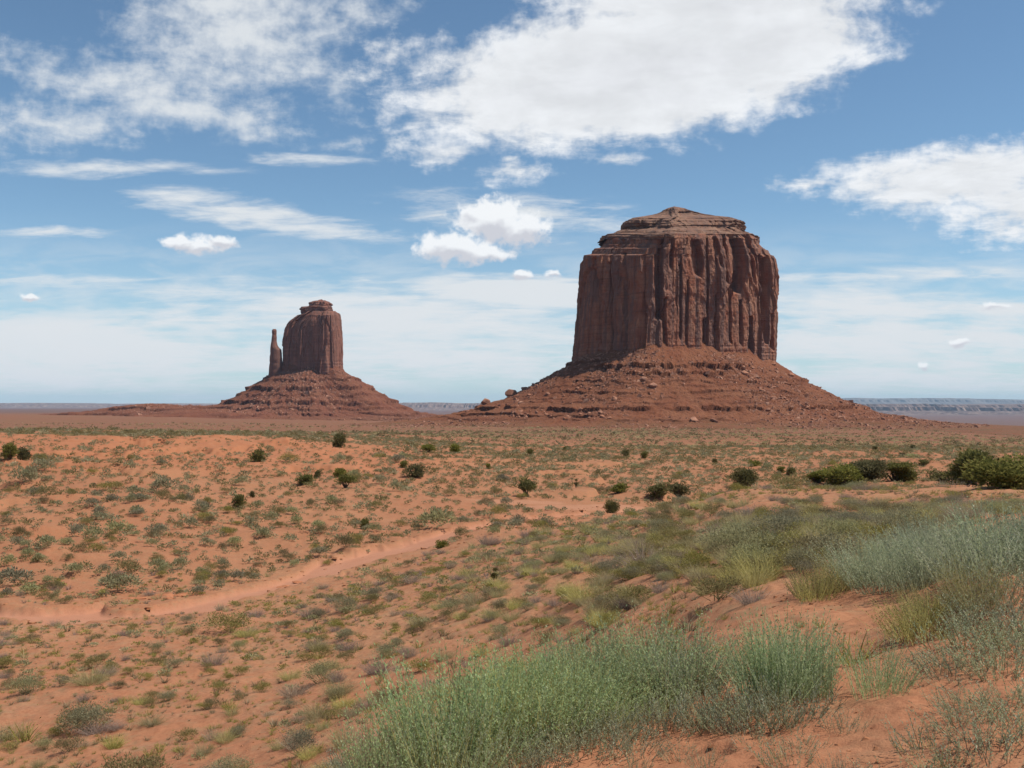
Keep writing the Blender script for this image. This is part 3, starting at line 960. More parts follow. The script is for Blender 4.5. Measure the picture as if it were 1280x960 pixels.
rows1c = [(298, 752, 957, .95), (296.5, 753, 959, .95), (291.5, 754, 959, .95), (290.5, 764, 951, .92), (287, 770, 943, .88), (285, 781, 936, .82), (284, 784, 934, .79), (281, 780, 938, .79), (273, 780, 938, .78), (271.5, 783, 936, .76), (270, 792, 930, .70), (268, 803, 915, .6), (265, 813, 898, .50), (261.5, 823, 883, .40), (258, 832, 869, .28), (254.5, 840, 858, .14), (252.8, 844, 853, .05)]
rock_loft(B1, 'cap_rock', M_CAP, b1, rows1c, 110, 620, 160, b1_cap)


def con1(ph):
    fr = np.clip(-np.sin(ph + 0.15), 0, 1) ** 0.55
    return (B1.z(450) + (B1.z(436.5) - B1.z(450)) * fr) * (1 - 0.06 * np.clip(-np.sin(ph), 0, 1))


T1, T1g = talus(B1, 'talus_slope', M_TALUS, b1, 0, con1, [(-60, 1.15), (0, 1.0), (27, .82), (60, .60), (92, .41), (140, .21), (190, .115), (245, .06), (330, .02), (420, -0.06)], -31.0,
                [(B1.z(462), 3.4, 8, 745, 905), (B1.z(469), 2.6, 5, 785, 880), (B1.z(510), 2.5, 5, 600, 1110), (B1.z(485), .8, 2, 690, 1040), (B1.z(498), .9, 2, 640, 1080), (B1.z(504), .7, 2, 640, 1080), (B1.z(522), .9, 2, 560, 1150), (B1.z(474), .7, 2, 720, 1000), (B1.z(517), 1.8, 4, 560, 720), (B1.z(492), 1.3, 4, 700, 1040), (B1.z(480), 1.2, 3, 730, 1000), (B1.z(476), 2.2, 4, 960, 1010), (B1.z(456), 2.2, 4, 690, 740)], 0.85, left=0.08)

# --- the mitten-shaped butte on the left
B2 = Butte(388, 2600.0, [(-40, 22), (-46, 6), (-40, -2), (-8, -14), (18, -22), (30, -29), (37, -24), (40, 4), (38, 40), (10, 62), (-30, 50)])
b2 = bpy.data.objects.new('butte', None)
COL.objects.link(b2)
b2.location = (B2.cx, B2.D, 0)
tag(b2, 'dark mitten-shaped sandstone butte with a thin thumb spire, farther of two', 'butte')


def b2_disp(A, tot, xpx, Z, v, ny):
    m = B2.m
    z0, z1 = B2.z(463), B2.z(392)
    d = panels(A, Z, tot, 46, 61, 5.0, (0.5, 1.1), (z0, z1)) + panels(A, Z, tot, 20, 62, 3.0, (0.4, 1.1), (z0, z1)) + panels(A, Z, tot, 10, 63, 1.2, (0.1, 0.95), (z0, z1))
    d = d + 1.2 * fbm(A * 0.1, Z * 0.02, 4, 64) + 0.9 * fbm(A * 0.25, Z * 0.2, 3, 65)
    # leaning slabs on the front that catch the sun
    py = HOR - Z / m
    for (xc, hw, y0, dep) in ((381, 4, 428, 7), (412, 4, 432, 8), (400, 3, 445, 4)):
        yy = np.clip((py - y0) / (462 - y0), 0, 1)
        q = np.abs(xpx - xc) / (hw * (0.4 + 0.8 * yy))
        d = d + dep * m * 0.6 * (1 - sstep(0.5, 1.0, q)) * yy ** 0.6 * (ny < 0)
    d = d + 1.3 * noise2(A * 0.004, Z * 0.25, 66) * (1 - sstep(z0 + 10, z0 + 30, Z))
    return d * 0.85, 0.0


rows2 = [(478, 347, 424, 1.0), (463, 350, 422.5, 1.0), (440, 351, 422, 1.0), (425, 352, 421.5, 1.0), (412, 354.5, 421, 0.98), (406, 357, 420.5, 0.97), (401, 361, 420, 0.96), (397, 366, 420, 0.95), (393.5, 369, 419.5, 0.94), (392, 375, 419, 0.9), (390, 377, 418.5, 0.86), (388.5, 381, 416.5, 0.8)]
rock_loft(B2, 'cliff', M_CLIFF2, b2, rows2, 120, 300, 90, b2_disp)


def b2_cap(A, tot, xpx, Z, v, ny):
    d = 2.2 * noise2(A * 0.006, Z * 0.3, 76) + 4.5 * fbm(A * 0.05, Z * 0.12, 4, 77)
    return d, 4.0 * fbm(A * 0.04, Z * 0, 3, 78) * sstep(0.9, 1, v)


rows2c = [(393, 374, 412, .7), (389, 373.5, 411.5, .66), (385, 372, 411, .66), (382.5, 374, 410.5, .62), (381.8, 382.5, 410.5, .56), (379, 382.5, 411, .55), (376.5, 384, 409.5, .5), (375.2, 388, 407, .42), (374.6, 398, 404, .3)]
rock_loft(B2, 'cap_rock', M_CLIFF2, b2, rows2c, 50, 220, 60, b2_cap)


def b2_spire(A, tot, xpx, Z, v, ny):
    return 0.7 * noise2(A * 0.05, Z * 0.12, 86) + 0.5 * fbm(A * 0.08, Z * 0.1, 3, 87), 0.0


B2s = Butte(341, 2600.0, [(-5, 4), (-6, -2), (-2, -6), (3, -6), (6, -2), (5, 4), (0, 7)])
sp_rows = [(478, 334, 354, 1.5), (463, 335.6, 353.4, 1.4), (448, 336.6, 352.8, 1.3), (437, 337.2, 351.6, 1.2), (435, 337.4, 349, 1.1), (432, 337.8, 346.6, .95), (428, 338.3, 345.6, .8), (422, 338.9, 345.4, .75), (418, 339.4, 344.7, .65), (416, 339.0, 345.2, .7), (413, 339.4, 345.2, .7), (411.6, 340.0, 344.6, .6), (411, 340.8, 343.8, .4)]
spire = rock_loft(B2s, 'spire', M_CLIFF2, b2, sp_rows, 60, 60, 24, b2_spire)
spire.location = (B2s.cx - B2.cx, 2.0, 0)


def con2(ph):
    fr = np.clip(-np.sin(ph), 0, 1)
    return B2.z(464) + (B2.z(460) - B2.z(464)) * fr


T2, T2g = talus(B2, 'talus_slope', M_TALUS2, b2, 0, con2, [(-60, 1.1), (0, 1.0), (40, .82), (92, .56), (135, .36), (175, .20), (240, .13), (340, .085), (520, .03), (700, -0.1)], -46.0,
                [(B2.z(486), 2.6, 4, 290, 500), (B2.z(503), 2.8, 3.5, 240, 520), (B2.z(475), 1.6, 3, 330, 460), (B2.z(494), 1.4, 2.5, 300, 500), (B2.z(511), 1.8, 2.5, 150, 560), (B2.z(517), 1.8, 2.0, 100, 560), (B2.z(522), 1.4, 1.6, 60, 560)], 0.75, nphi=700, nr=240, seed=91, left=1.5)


# --- boulders that have rolled down the talus
def boulder_mesh(i):
    lr = np.random.default_rng(400 + i)
    bm = bmesh.new()
    for _ in range(16):
        v = lr.normal(size=3)
        v /= np.linalg.norm(v)
        v *= lr.uniform(0.8, 1.1)
        bm.verts.new((v[0] * 1.1, v[1] * 0.9, v[2] * 0.75))
    ret = bmesh.ops.convex_hull(bm, input=bm.verts)
    junk = [e for e in ret['geom_interior'] if isinstance(e, bmesh.types.BMVert)]
    bmesh.ops.delete(bm, geom=junk, context='VERTS')
    bmesh.ops.bevel(bm, geom=bm.edges[:], offset=0.07, segments=1, affect='EDGES')
    me = bpy.data.meshes.new('boulder')
    bm.to_mesh(me)
    bm.free()
    me.materials.append(M_BOULDER)
    return me


BM = [boulder_mesh(i) for i in range(6)]


def talus_at(bt, tg, px, py):
    """Point of the apron seen nearest to a photo pixel."""
    X, Y, Z, g = tg
    wx, wy = X + bt.cx, Y + bt.D
    sx = 640 + wx / wy * F
    sy = HOR - Z / wy * F
    q = (sx - px) ** 2 + (sy - py) ** 2 + np.where(Y > 20, 1e6, 0)
    i = np.unravel_index(np.argmin(q), q.shape)
    return wx[i], wy[i], Z[i]


def boulder(px, py, size, i, label, bt=B1, tg=T1g, sink=0.25, group='boulders fallen on the talus of the larger butte'):
    x, y, z = talus_at(bt, tg, px, py)
    size *= 1.5
    o = obj('boulder', BM[i % 6], loc=(x, y, z + size * (0.5 - sink)))
    o.scale = (size, size, size)
    o.rotation_euler = (random.uniform(-.3, .3), random.uniform(-.3, .3), random.uniform(0, 6.28))
    tag(o, label, 'boulder', group)


for a in [
    (868, 526, 4.2, 0, 'dark square boulder standing alone at the foot of the larger butte'),
    (638, 492, 6.0, 1, 'big rounded boulder on the left skyline of the larger talus slope'),
    (655, 484, 3.2, 2, 'jagged boulder just above the rounded one on the left talus skyline'),
    (607, 505, 5.0, 3, 'low rounded boulder where the left talus skyline meets the plain'),
    (816, 484, 4.2, 4, 'pale fallen block just below the upper dark ledge'),
    (804, 475, 3.4, 5, 'pale fallen block touching the foot of the upper dark ledge'),
    (893, 527, 3.4, 0, 'flat slab boulder right of the dark square boulder'),
    (768, 500, 2.8, 1, 'dark boulder midway down the talus between the two ledges'),
    (928, 460, 4.2, 2, 'long boulder lying close under the cliff foot on the right'),
    (931, 468, 3.6, 3, 'pale block below the long boulder under the right cliff foot'),
    (989, 470, 3.2, 4, 'boulder on the steep right talus just off the cliff corner'),
]:
    boulder(*a)
for q in range(170):
    # loose blocks, thickest under the lower ledge and on the right flank
    if q < 60:
        px, py = random.uniform(640, 780), random.uniform(513, 524)
        lab = 'small pale block in the rubble below the lower ledge'
    elif q < 130:
        px = random.uniform(930, 1080)
        py = random.uniform(455 + max(0, px - 975) * 0.62, 520)
        lab = 'small reddish block strewn over the steep right talus flank'
    else:
        px, py = random.uniform(660, 760), random.uniform(480, 505)
        lab = 'small reddish block on the left talus below the shaded cliff'
    boulder(px, py, random.choice([0.7, 0.9, 1.1, 1.3, 1.6, 2.2]) * 0.9, q, lab)


def rubble(bt, tg, n, s0, label, seed, mat):
    """Blocks too many to count, strewn over an apron."""
    g = np.random.default_rng(seed)
    X, Y, Z, gg = tg
    w = ((Y < 30 * bt.m) & (gg > .05) & (gg < .99)).astype(float)
    w *= np.clip(.35 + 1.3 * fbm(X * .012 / bt.m, Y * .012 / bt.m, 4, seed + 1), .02, 1) * np.hypot(np.gradient(X)[0], np.gradient(Y)[0])
    i = g.choice(X.size, n, p=(w / w.sum()).ravel())
    c = np.stack([X.ravel()[i], Y.ravel()[i], Z.ravel()[i]], -1)
    sz = s0 * np.exp(g.normal(0, .5, n))
    cube = np.array([[-1, -1, -1], [1, -1, -1], [1, 1, -1], [-1, 1, -1], [-.7, -.7, .7], [.7, -.7, .7], [.7, .7, .7], [-.7, .7, .7]]) * .5
    f = np.array([[0, 1, 5, 4], [1, 2, 6, 5], [2, 3, 7, 6], [3, 0, 4, 7], [4, 5, 6, 7]])
    v = cube[None] * (1 + .3 * g.normal(size=(n, 8, 3)))
    a = g.uniform(0, 6.28, n)
    ca, sa = np.cos(a)[:, None], np.sin(a)[:, None]
    v = np.stack([v[..., 0] * ca - v[..., 1] * sa, v[..., 0] * sa + v[..., 1] * ca, v[..., 2] * .75], -1) * sz[:, None, None] + c[:, None, :]
    ff = (f[None] + 8 * np.arange(n)[:, None, None]).reshape(-1, 4)
    o = obj('rubble', mesh_from('rubble', v.reshape(-1, 3), ff, mat, False))
    o.location = (bt.cx, bt.D, 0)
    tag(o, label, 'rubble', kind='stuff')


rubble(B1, T1g, 9000, 1.5, 'loose rock rubble covering the talus slope of the larger butte', 611, M_BOULDER)
rubble(B2, T2g, 4000, 2.4, 'loose rock rubble covering the talus slope of the mitten butte', 612, M_BOULDER)


# --- thin sandstone ledges broken out along the wash and the red bank
M_LEDGE = mat_plain('red_ledge_stone', (0.34, 0.135, 0.066, 1), 0.3, 3.0)
LB = []
for bm_ in BM:
    c_ = bm_.copy()
    c_.name = 'rock_ledge'
    c_.materials.clear()
    c_.materials.append(M_LEDGE)
    LB.append(c_)
gl = np.random.default_rng(66)
LEDGES = [(196, 748, 46, 9), (226, 745, 30, 6), (166, 751, 30, 5), (248, 741, 20, 5), (182, 743, 26, 5), (210, 752, 16, 4), (352, 728, 22, 4), (372, 723, 16, 4), (690, 656, 26, 4), (655, 653, 22, 4), (700, 657, 14, 3)]
for i, (px, py, w, h) in enumerate(LEDGES):
    x, y = hit([px], [py], dmin=14)
    x, y = float(x[0]), float(y[0])
    z = float(ground_z(np.array([x]), np.array([y]))[0])
    o = obj('rock_ledge', LB[i % 6], loc=(x, y + .4, z + .05 * h * y / F))
    o.scale = (w * y / F * .5, w * y / F * .4, h * y / F * .72)
    o.rotation_euler = (gl.normal() * .05, gl.normal() * .05, gl.choice([0, math.pi]) + gl.normal() * .3)
    where = 'where the pale wash starts to bend' if px < 300 else 'on the far bank higher up the wash' if py > 695 else 'at the narrow upper end of the wash'
    tag(o, 'low red sandstone ledge half buried ' + where, 'rock ledge', 'sandstone ledges ' + where)


# ------------------------------------------------------------------ far mesas and hills
def far_ridge(name, mat, label, cat, D, prof, base_zz, slope_w, depth, seed, cliff=0.55, kind=None, amp=1.0):
    """A long tableland: prof = (photo column, photo row of the rim)."""
    m = D / F
    n = 420
    px = np.linspace(prof[0][0], prof[-1][0], n)
    top = (HOR - np.interp(px, [p[0] for p in prof], [p[1] for p in prof])) * m
    x = (px - 640) * m
    butt = amp * (0.5 * depth * 0.18 * ridged(px * 0.045, px * 0 + seed, 4, seed) + 0.03 * depth * fbm(px * 0.3, px * 0, 3, seed + 4))
    top = top + 0.35 * m * fbm(px * 0.09, px * 0, 4, seed + 9)
    rows = []
    foot = top * 0 + base_zz
    tal = base_zz + (top - base_zz) * (1 - cliff)
    mid = base_zz + (top - base_zz) * (1 - cliff * 0.45)
    rows.append((foot, -slope_w + butt * 1.3))
    rows.append((base_zz + (tal - base_zz) * 0.4, -slope_w * 0.45 + butt * 1.2))
    rows.append((tal, 0 + butt))
    rows.append((mid, 0.02 * depth + butt))
    rows.append((mid + (top - mid) * 0.1, 0.10 * depth + butt * 0.8))
    rows.append((top, 0.13 * depth + butt * 0.7))
    rows.append((top, 0.8 * depth + butt * 0))
    rows.append((foot, depth + butt * 0))
    V = np.stack([np.stack([x, D + off, zz], -1) for zz, off in rows], 0).reshape(-1, 3)
    me = mesh_from(name, V, grid_faces(len(rows), n), mat, False)
    bm = bmesh.new()
    bm.from_mesh(me)
    bm.verts.ensure_lookup_table()
    nr = len(rows)
    bm.faces.new([bm.verts[i * n] for i in range(nr)])
    bm.faces.new([bm.verts[i * n + n - 1] for i in reversed(range(nr))])
    bmesh.ops.recalc_face_normals(bm, faces=bm.faces[:])
    bm.to_mesh(me)
    bm.free()
    o = obj(name, me)
    o.location = (0, 0, 0)
    return tag(o, label, cat, kind=kind)


far_ridge('mesa', M_MESA, 'long hazy mesa wall on the horizon right of the larger butte', 'mesa', 17000.0,
          [(1000, 507), (1040, 505), (1075, 504.6), (1130, 505.2), (1180, 505), (1215, 506), (1290, 506.5), (1340, 505), (1500, 507), (1640, 512)], -190.0, 1500.0, 5000.0, 5)
far_ridge('mesa', M_MESA, 'low bluish mesa line on the horizon at the far left', 'mesa', 24000.0,
          [(-320, 506), (-60, 504), (15, 503.5), (45, 504.5), (90, 505.4), (130, 505), (135, 504.4), (160, 504.6), (172, 504), (206, 504.3), (212, 506.5), (260, 508)], -100.0, 1500.0, 6000.0, 6)
far_ridge('mesa', M_MESA, 'pale low mesa seen in the gap between the two buttes', 'mesa', 20000.0,
          [(400, 508), (455, 503), (500, 503.2), (540, 502.8), (570, 504), (640, 503.5), (700, 506)], -130.0, 1800.0, 6000.0, 7)
far_ridge('hills', M_HILL, 'faint blue mountains beyond the right mesa', 'hills', 34000.0,
          [(960, 506), (1040, 500), (1065, 497.8), (1085, 497), (1110, 498), (1150, 497.6), (1200, 497.4), (1240, 498.4), (1300, 499.5), (1420, 502), (1500, 508)], -200.0, 2500.0, 6000.0, 8, 0.3, 'structure', 0.6)


# ------------------------------------------------------------------ plant meshes
class Bits:
    """Collects little leaf and stem quads with a tint per vertex."""

    def __init__(self):
        self.V, self.T, self.F, self.n = [], [], [], 0

    def add(self, v, f, t):
        self.V.append(v)
        self.F.append(f + self.n)
        self.T.append(t)
        self.n += len(v)

    def leaves(self, c, d, ln, wd, tint, g):
        n = len(c)
        d = d / np.maximum(np.linalg.norm(d, axis=1, keepdims=True), 1e-6)
        s = np.cross(d, g.normal(size=(n, 3)))
        s /= np.maximum(np.linalg.norm(s, axis=1, keepdims=True), 1e-6)
        ln = np.broadcast_to(ln, n)[:, None]
        wd = np.broadcast_to(wd, n)[:, None]
        v = np.stack([c, c + d * ln * .5 + s * wd * .5, c + d * ln, c + d * ln * .5 - s * wd * .5], 1).reshape(-1, 3)
        f = np.arange(4 * n).reshape(n, 4)
        self.add(v, f, np.repeat(tint, 4))

    def ribbons(self, b, d, ln, wd, bend, tint, g, seg=3):
        n = len(b)
        s = np.cross(d, g.normal(size=(n, 3)))
        s /= np.maximum(np.linalg.norm(s, axis=1, keepdims=True), 1e-6)
        ln = np.broadcast_to(ln, n)[:, None]
        wd = np.broadcast_to(wd, n)[:, None]
        rows = []
        for k_ in range(seg + 1):
            t = k_ / seg
            p = b + d * ln * t + bend * ln * t * t
            w = wd * (1 - 0.75 * t) * .5
            rows += [p - s * w, p + s * w]
        v = np.stack(rows, 1).reshape(-1, 3)
        base = (np.arange(n) * 2 * (seg + 1))[:, None, None]
        q = np.array([[2 * k_, 2 * k_ + 1, 2 * k_ + 3, 2 * k_ + 2] for k_ in range(seg)])[None]
        self.add(v, (base + q).reshape(-1, 4), np.repeat(tint, 2 * (seg + 1)))

    def arrays(self):
        return np.vstack(self.V), np.vstack(self.F), np.concatenate(self.T)

    def mesh(self, name, mat):
        v, f, t = self.arrays()
        return mesh_from(name, v, f, mat, False, {'tint': t})


def ball(n, g):
    d = g.normal(size=(n, 3))
    return d / np.linalg.norm(d, axis=1, keepdims=True)


def mound(seed, n, lsize, lobes=7, flat=0.55, spread=0.29, stems=0, loose=0.12):
    """A low bush: about 1 m across, made of uneven lobes of small leaves."""
    g = np.random.default_rng(seed)
    b = Bits()
    a = g.uniform(0, 6.28, lobes)
    rr = spread * np.sqrt(g.uniform(0.05, 1, lobes))
    cen = np.stack([rr * np.cos(a), rr * np.sin(a), g.uniform(0.12, 0.30, lobes) * flat / .55], -1)
    rad = g.uniform(0.15, 0.26, lobes)
    k_ = g.integers(0, lobes, n)
    d = ball(n, g)
    d[:, 2] = np.abs(d[:, 2]) * 1.1 - 0.35
    q = rad[k_][:, None] * (g.uniform(0.25, 1.0, n) ** 0.4 + loose * g.normal(size=n))[:, None]
    c = cen[k_] + d * q * np.array([1, 1, flat * 1.6])
    c[:, 2] = np.maximum(c[:, 2], 0.01)
    dirs = d + g.normal(size=(n, 3)) * .5 + np.array([0, 0, .55])
    tint = np.clip(g.normal(0.45, 0.2, n) + 0.22 * (g.uniform(size=lobes) - .5)[k_], 0, 1)
    b.leaves(c, dirs, lsize * g.uniform(.7, 1.5, n), lsize * g.uniform(.3, .55, n), tint, g)
    if stems:
        a = g.uniform(0, 6.28, stems)
        dd = np.stack([np.cos(a) * .8, np.sin(a) * .8, g.uniform(.5, 1.2, stems)], -1)
        b.ribbons(np.zeros((stems, 3)) + g.normal(size=(stems, 3)) * [.05, .05, 0], dd, g.uniform(.25, .5, stems), .012, g.normal(size=(stems, 3)) * .15, g.uniform(0, .2, stems), g, 2)
    return b


def tuft(seed, n, ln=0.5, wd=0.012, lean=0.55, base=0.12, flecks=0, fl=0.03, bend=0.25):
    """A fan of blades or bare twigs rising from one crown of roots."""
    g = np.random.default_rng(seed)
    b = Bits()
    a = g.uniform(0, 6.28, n)
    r0 = base * np.sqrt(g.uniform(size=n))
    p = np.stack([r0 * np.cos(a), r0 * np.sin(a), np.zeros(n)], -1)
    out = g.uniform(0, lean, n) * (0.5 + r0 / max(base, .01))
    a2 = a + g.normal(size=n) * .5
    d = np.stack([out * np.cos(a2), out * np.sin(a2), np.ones(n)], -1)
    d /= np.linalg.norm(d, axis=1, keepdims=True)
    bd = np.stack([np.cos(a2), np.sin(a2), -0.4 * np.ones(n)], -1) * g.uniform(0, bend, n)[:, None]
    L = ln * g.uniform(.45, 1.1, n)
    b.ribbons(p, d, L, wd * g.uniform(.6, 1.3, n), bd, np.clip(g.normal(.45, .22, n), 0, 1), g, 3)
    if flecks:
        i = g.integers(0, n, flecks)
        t = g.uniform(.3, 1.0, flecks)
        c = p[i] + d[i] * (L[i] * t)[:, None] + bd[i] * (L[i] * t * t)[:, None]
        dd = ball(flecks, g) + d[i] * .9
        b.leaves(c, dd, fl * g.uniform(.6, 1.4, flecks), fl * .35, np.clip(g.normal(.55, .25, flecks), 0, 1), g)
    return b


def stemmy(seed, n=150, ln=0.75, spread=0.28, leafs=14, lsize=0.035, lean=0.35):
    """Upright leafy stems, as in the green stand on the dune edge: leafy stems and bare lower stalks apart."""
    g = np.random.default_rng(seed)
    a = g.uniform(0, 6.28, n)
    r0 = spread * np.sqrt(g.uniform(size=n))
    p = np.stack([r0 * np.cos(a), r0 * np.sin(a), np.zeros(n)], -1)
    out = lean * (0.25 + r0 / spread) * g.uniform(.2, 1, n)
    a2 = a + g.normal(size=n) * .6
    d = np.stack([out * np.cos(a2), out * np.sin(a2), np.ones(n)], -1)
    d /= np.linalg.norm(d, axis=1, keepdims=True)
    bd = np.stack([np.cos(a2), np.sin(a2), -0.2 * np.ones(n)], -1) * g.uniform(0, .18, n)[:, None]
    L = ln * g.uniform(.5, 1.08, n) * (1 - 0.25 * (r0 / spread) ** 2)
    st, lf = Bits(), Bits()
    tt = np.clip(g.normal(.40, .18, n), 0, 1)
    st.ribbons(p, d, L, 0.006, bd, tt, g, 3)
    m = n * leafs
    i = np.repeat(np.arange(n), leafs)
    t = np.tile(np.linspace(.22, 1.0, leafs), n) + g.normal(size=m) * .03
    c = p[i] + d[i] * (L[i] * t)[:, None] + bd[i] * (L[i] * t * t)[:, None]
    dd = ball(m, g) * .75 + d[i] * 1.0
    lf.leaves(c, dd, lsize * g.uniform(.6, 1.3, m) * (1.15 - .4 * t), lsize * .26, np.clip(tt[i] + g.normal(0, .2, m), 0, 1), g)
    return st, lf


def juniper(seed, n, lsize, w=1.0, h=0.9, lobes=12, low=0.06):
    g = np.random.default_rng(seed)
    b = Bits()
    ph = g.uniform(0, 6.28, lobes)
    zc = g.uniform(low + .12, .80, lobes) * h
    env = np.sin(np.clip(zc / h, 0, 1) * math.pi * .82 + .42)
    rr = 0.33 * w * env * np.sqrt(g.uniform(.1, 1, lobes))
    cen = np.stack([rr * np.cos(ph), rr * np.sin(ph), zc], -1)
    rad = g.uniform(.13, .24, lobes) * w
    k_ = g.integers(0, lobes, n)
    d = ball(n, g)
    q = rad[k_] * g.uniform(.15, 1, n) ** .45 * (1 + .12 * g.normal(size=n))
    c = cen[k_] + d * q[:, None] * np.array([1, 1, .95])
    c[:, 2] = np.maximum(c[:, 2], low * h * g.uniform(.6, 1.4, n))
    dirs = d * .8 + np.array([0, 0, .9]) + g.normal(size=(n, 3)) * .45
    tint = np.clip(g.normal(.42, .2, n) + .35 * (g.uniform(size=lobes) - .5)[k_], 0, 1)
    b.leaves(c, dirs, lsize * g.uniform(.7, 1.5, n), lsize * g.uniform(.35, .6, n), tint, g)
    t = Bits()
    m = 7
    a = g.uniform(0, 6.28, m)
    dd = np.stack([np.cos(a) * .45, np.sin(a) * .45, np.ones(m)], -1)
    # tapered limbs: three crossed ribbons each would be thin, so build square tubes
    V, Fc = [], []
    for i in range(m):
        p0 = np.array([g.normal() * .03, g.normal() * .03, -.06])
        L = h * g.uniform(.5, .8)
        for s_ in range(5):
            tpt = s_ / 4
            p = p0 + dd[i] * L * tpt / np.linalg.norm(dd[i]) + np.array([g.normal(), g.normal(), 0]) * .02 * tpt
            r = .045 * (1 - .75 * tpt) * w
            for c4 in range(5):
                an = c4 * 2 * math.pi / 5
                V.append(p + np.array([r * math.cos(an), r * math.sin(an), 0]))
        o = i * 25
        for s_ in range(4):
            for c4 in range(5):
                e = (c4 + 1) % 5
                Fc.append([o + s_ * 5 + c4, o + s_ * 5 + e, o + s_ * 5 + 5 + e, o + s_ * 5 + 5 + c4])
    return b, np.array(V), np.array(Fc)


M_SAGE = mat_leaf('grey_green_sage', (0.175, 0.158, 0.084, 1), (0.395, 0.360, 0.205, 1), (0.52, 0.48, 0.31, 1), 0.45)
M_SAGE2 = mat_leaf('olive_saltbush', (0.145, 0.122, 0.050, 1), (0.340, 0.285, 0.120, 1), (0.47, 0.41, 0.20, 1), 0.45)
M_DRY = mat_leaf('grey_dead_brush', (0.22, 0.160, 0.120, 1), (0.44, 0.335, 0.255, 1), (0.56, 0.45, 0.35, 1), 0.3)
M_YGRASS = mat_leaf('yellow_green_grass', (0.28, 0.235, 0.095, 1), (0.55, 0.47, 0.225, 1), (0.68, 0.58, 0.33, 1), 0.45)
M_GREEN = mat_leaf('blue_green_stems', (0.25, 0.30, 0.135, 1), (0.50, 0.57, 0.30, 1), (0.62, 0.64, 0.40, 1), 0.5)
M_GREY = mat_leaf('pale_sage_leaf', (0.245, 0.270, 0.158, 1), (0.470, 0.490, 0.310, 1), (0.66, 0.65, 0.49, 1), 0.45)
M_JUN = mat_leaf('juniper_foliage', (0.085, 0.085, 0.028, 1), (0.230, 0.208, 0.072, 1), (0.34, 0.29, 0.11, 1), 0.38)
M_TRUNK = mat_plain('grey_brown_bark', (0.11, 0.08, 0.06, 1), 0.4, 6.0)
M_STRAW = mat_leaf('straw', (0.20, 0.15, 0.075, 1), (0.36, 0.29, 0.16, 1), (0.46, 0.40, 0.26, 1), 0.15)

SAGE = [mound(100 + i, 620, .070, lobes=9, flat=.55, loose=.12, spread=.24).mesh('sagebrush', M_SAGE) for i in range(5)]
SALT = [mound(120 + i, 1700, .036, lobes=10, flat=.6, stems=16, loose=.16).mesh('saltbush', M_SAGE2) for i in range(5)]
SAGEN = [mound(140 + i, 2800, .027, lobes=12, flat=.6, stems=20, loose=.2, spread=.24).mesh('sagebrush', M_SAGE) for i in range(5)]
DRYB = [tuft(160 + i, 380, .46, .006, 1.15, .18, 700, .024, .3).mesh('dry_brush', M_DRY) for i in range(5)]
TUFT = [tuft(180 + i, 520, .44, .006, .95, .20, 260, .03, .45).mesh('grass_tuft', M_YGRASS) for i in range(5)]
BROOM = [tuft(200 + i, 330, .60, .010, .75, .16, 700, .035, .2).mesh('broom_bush', M_SAGE2) for i in range(4)]


# ------------------------------------------------------------------ where the plants stand
GZ = ground_z


def px_of(x, y):
    return 640 + x / y * F


def slope_at(x, y, e=0.35):
    return (GZ(x + e, y) - GZ(x - e, y)) / (2 * e), (GZ(x, y + e) - GZ(x, y - e)) / (2 * e)


def scatter(n, d0, d1, lim=0.56, seed=0, power=1.0):
    g = np.random.default_rng(seed)
    if power == 1.0:
        y = np.sqrt(g.uniform(d0 * d0, d1 * d1, n))
    else:
        y = np.exp(g.uniform(math.log(d0), math.log(d1), n))
    x = g.uniform(-lim, lim, n) * y
    return x, y, g


def put(kind, mesh, x, y, w, h, label, group, cat, g, lean=True):
    z = float(GZ(np.array([x]), np.array([y]))[0])
    o = obj(kind, mesh, loc=(x, y, z - 0.02 * w))
    o.scale = (w * g.uniform(.85, 1.2), w * g.uniform(.85, 1.2), h)
    o.rotation_euler = (0, 0, g.uniform(0, 6.28))
    return tag(o, label, cat, group)


def baked(name, mat, protos, x, y, z, w, h, g, label, cat):
    """One mesh of very many small plants: the ground cover nobody could count."""
    Vs, Fs, Ts, n = [], [], [], 0
    pick = g.integers(0, len(protos), len(x))
    for pi, (pv, pf, pt) in enumerate(protos):
        i = np.where(pick == pi)[0]
        if not len(i):
            continue
        a = g.uniform(0, 6.28, len(i))
        ca, sa = np.cos(a)[:, None], np.sin(a)[:, None]
        X = x[i][:, None] + (pv[None, :, 0] * ca - pv[None, :, 1] * sa) * w[i][:, None]
        Y = y[i][:, None] + (pv[None, :, 0] * sa + pv[None, :, 1] * ca) * w[i][:, None]
        Z = z[i][:, None] + pv[None, :, 2] * h[i][:, None]
        Vs.append(np.stack([X, Y, Z], -1).reshape(-1, 3))
        off = n + np.arange(len(i))[:, None, None] * len(pv)
        Fs.append((pf[None] + off).reshape(-1, 4))
        Ts.append(np.clip(pt[None, :] + g.normal(0, .13, len(i))[:, None], 0, 1).ravel())
        n += len(i) * len(pv)
    me = mesh_from(name, np.vstack(Vs), np.vstack(Fs), mat, False, {'tint': np.concatenate(Ts)})
    o = obj(name, me)
    return tag(o, label, cat, kind='stuff')


TAKEN = []            # (x, y, r) of the larger plants, so that small ones keep off


def free(x, y, r):
    ok = np.ones(len(x), bool)
    for (a, b_, q) in TAKEN:
        ok &= np.hypot(x - a, y - b_) > q + r
    return ok


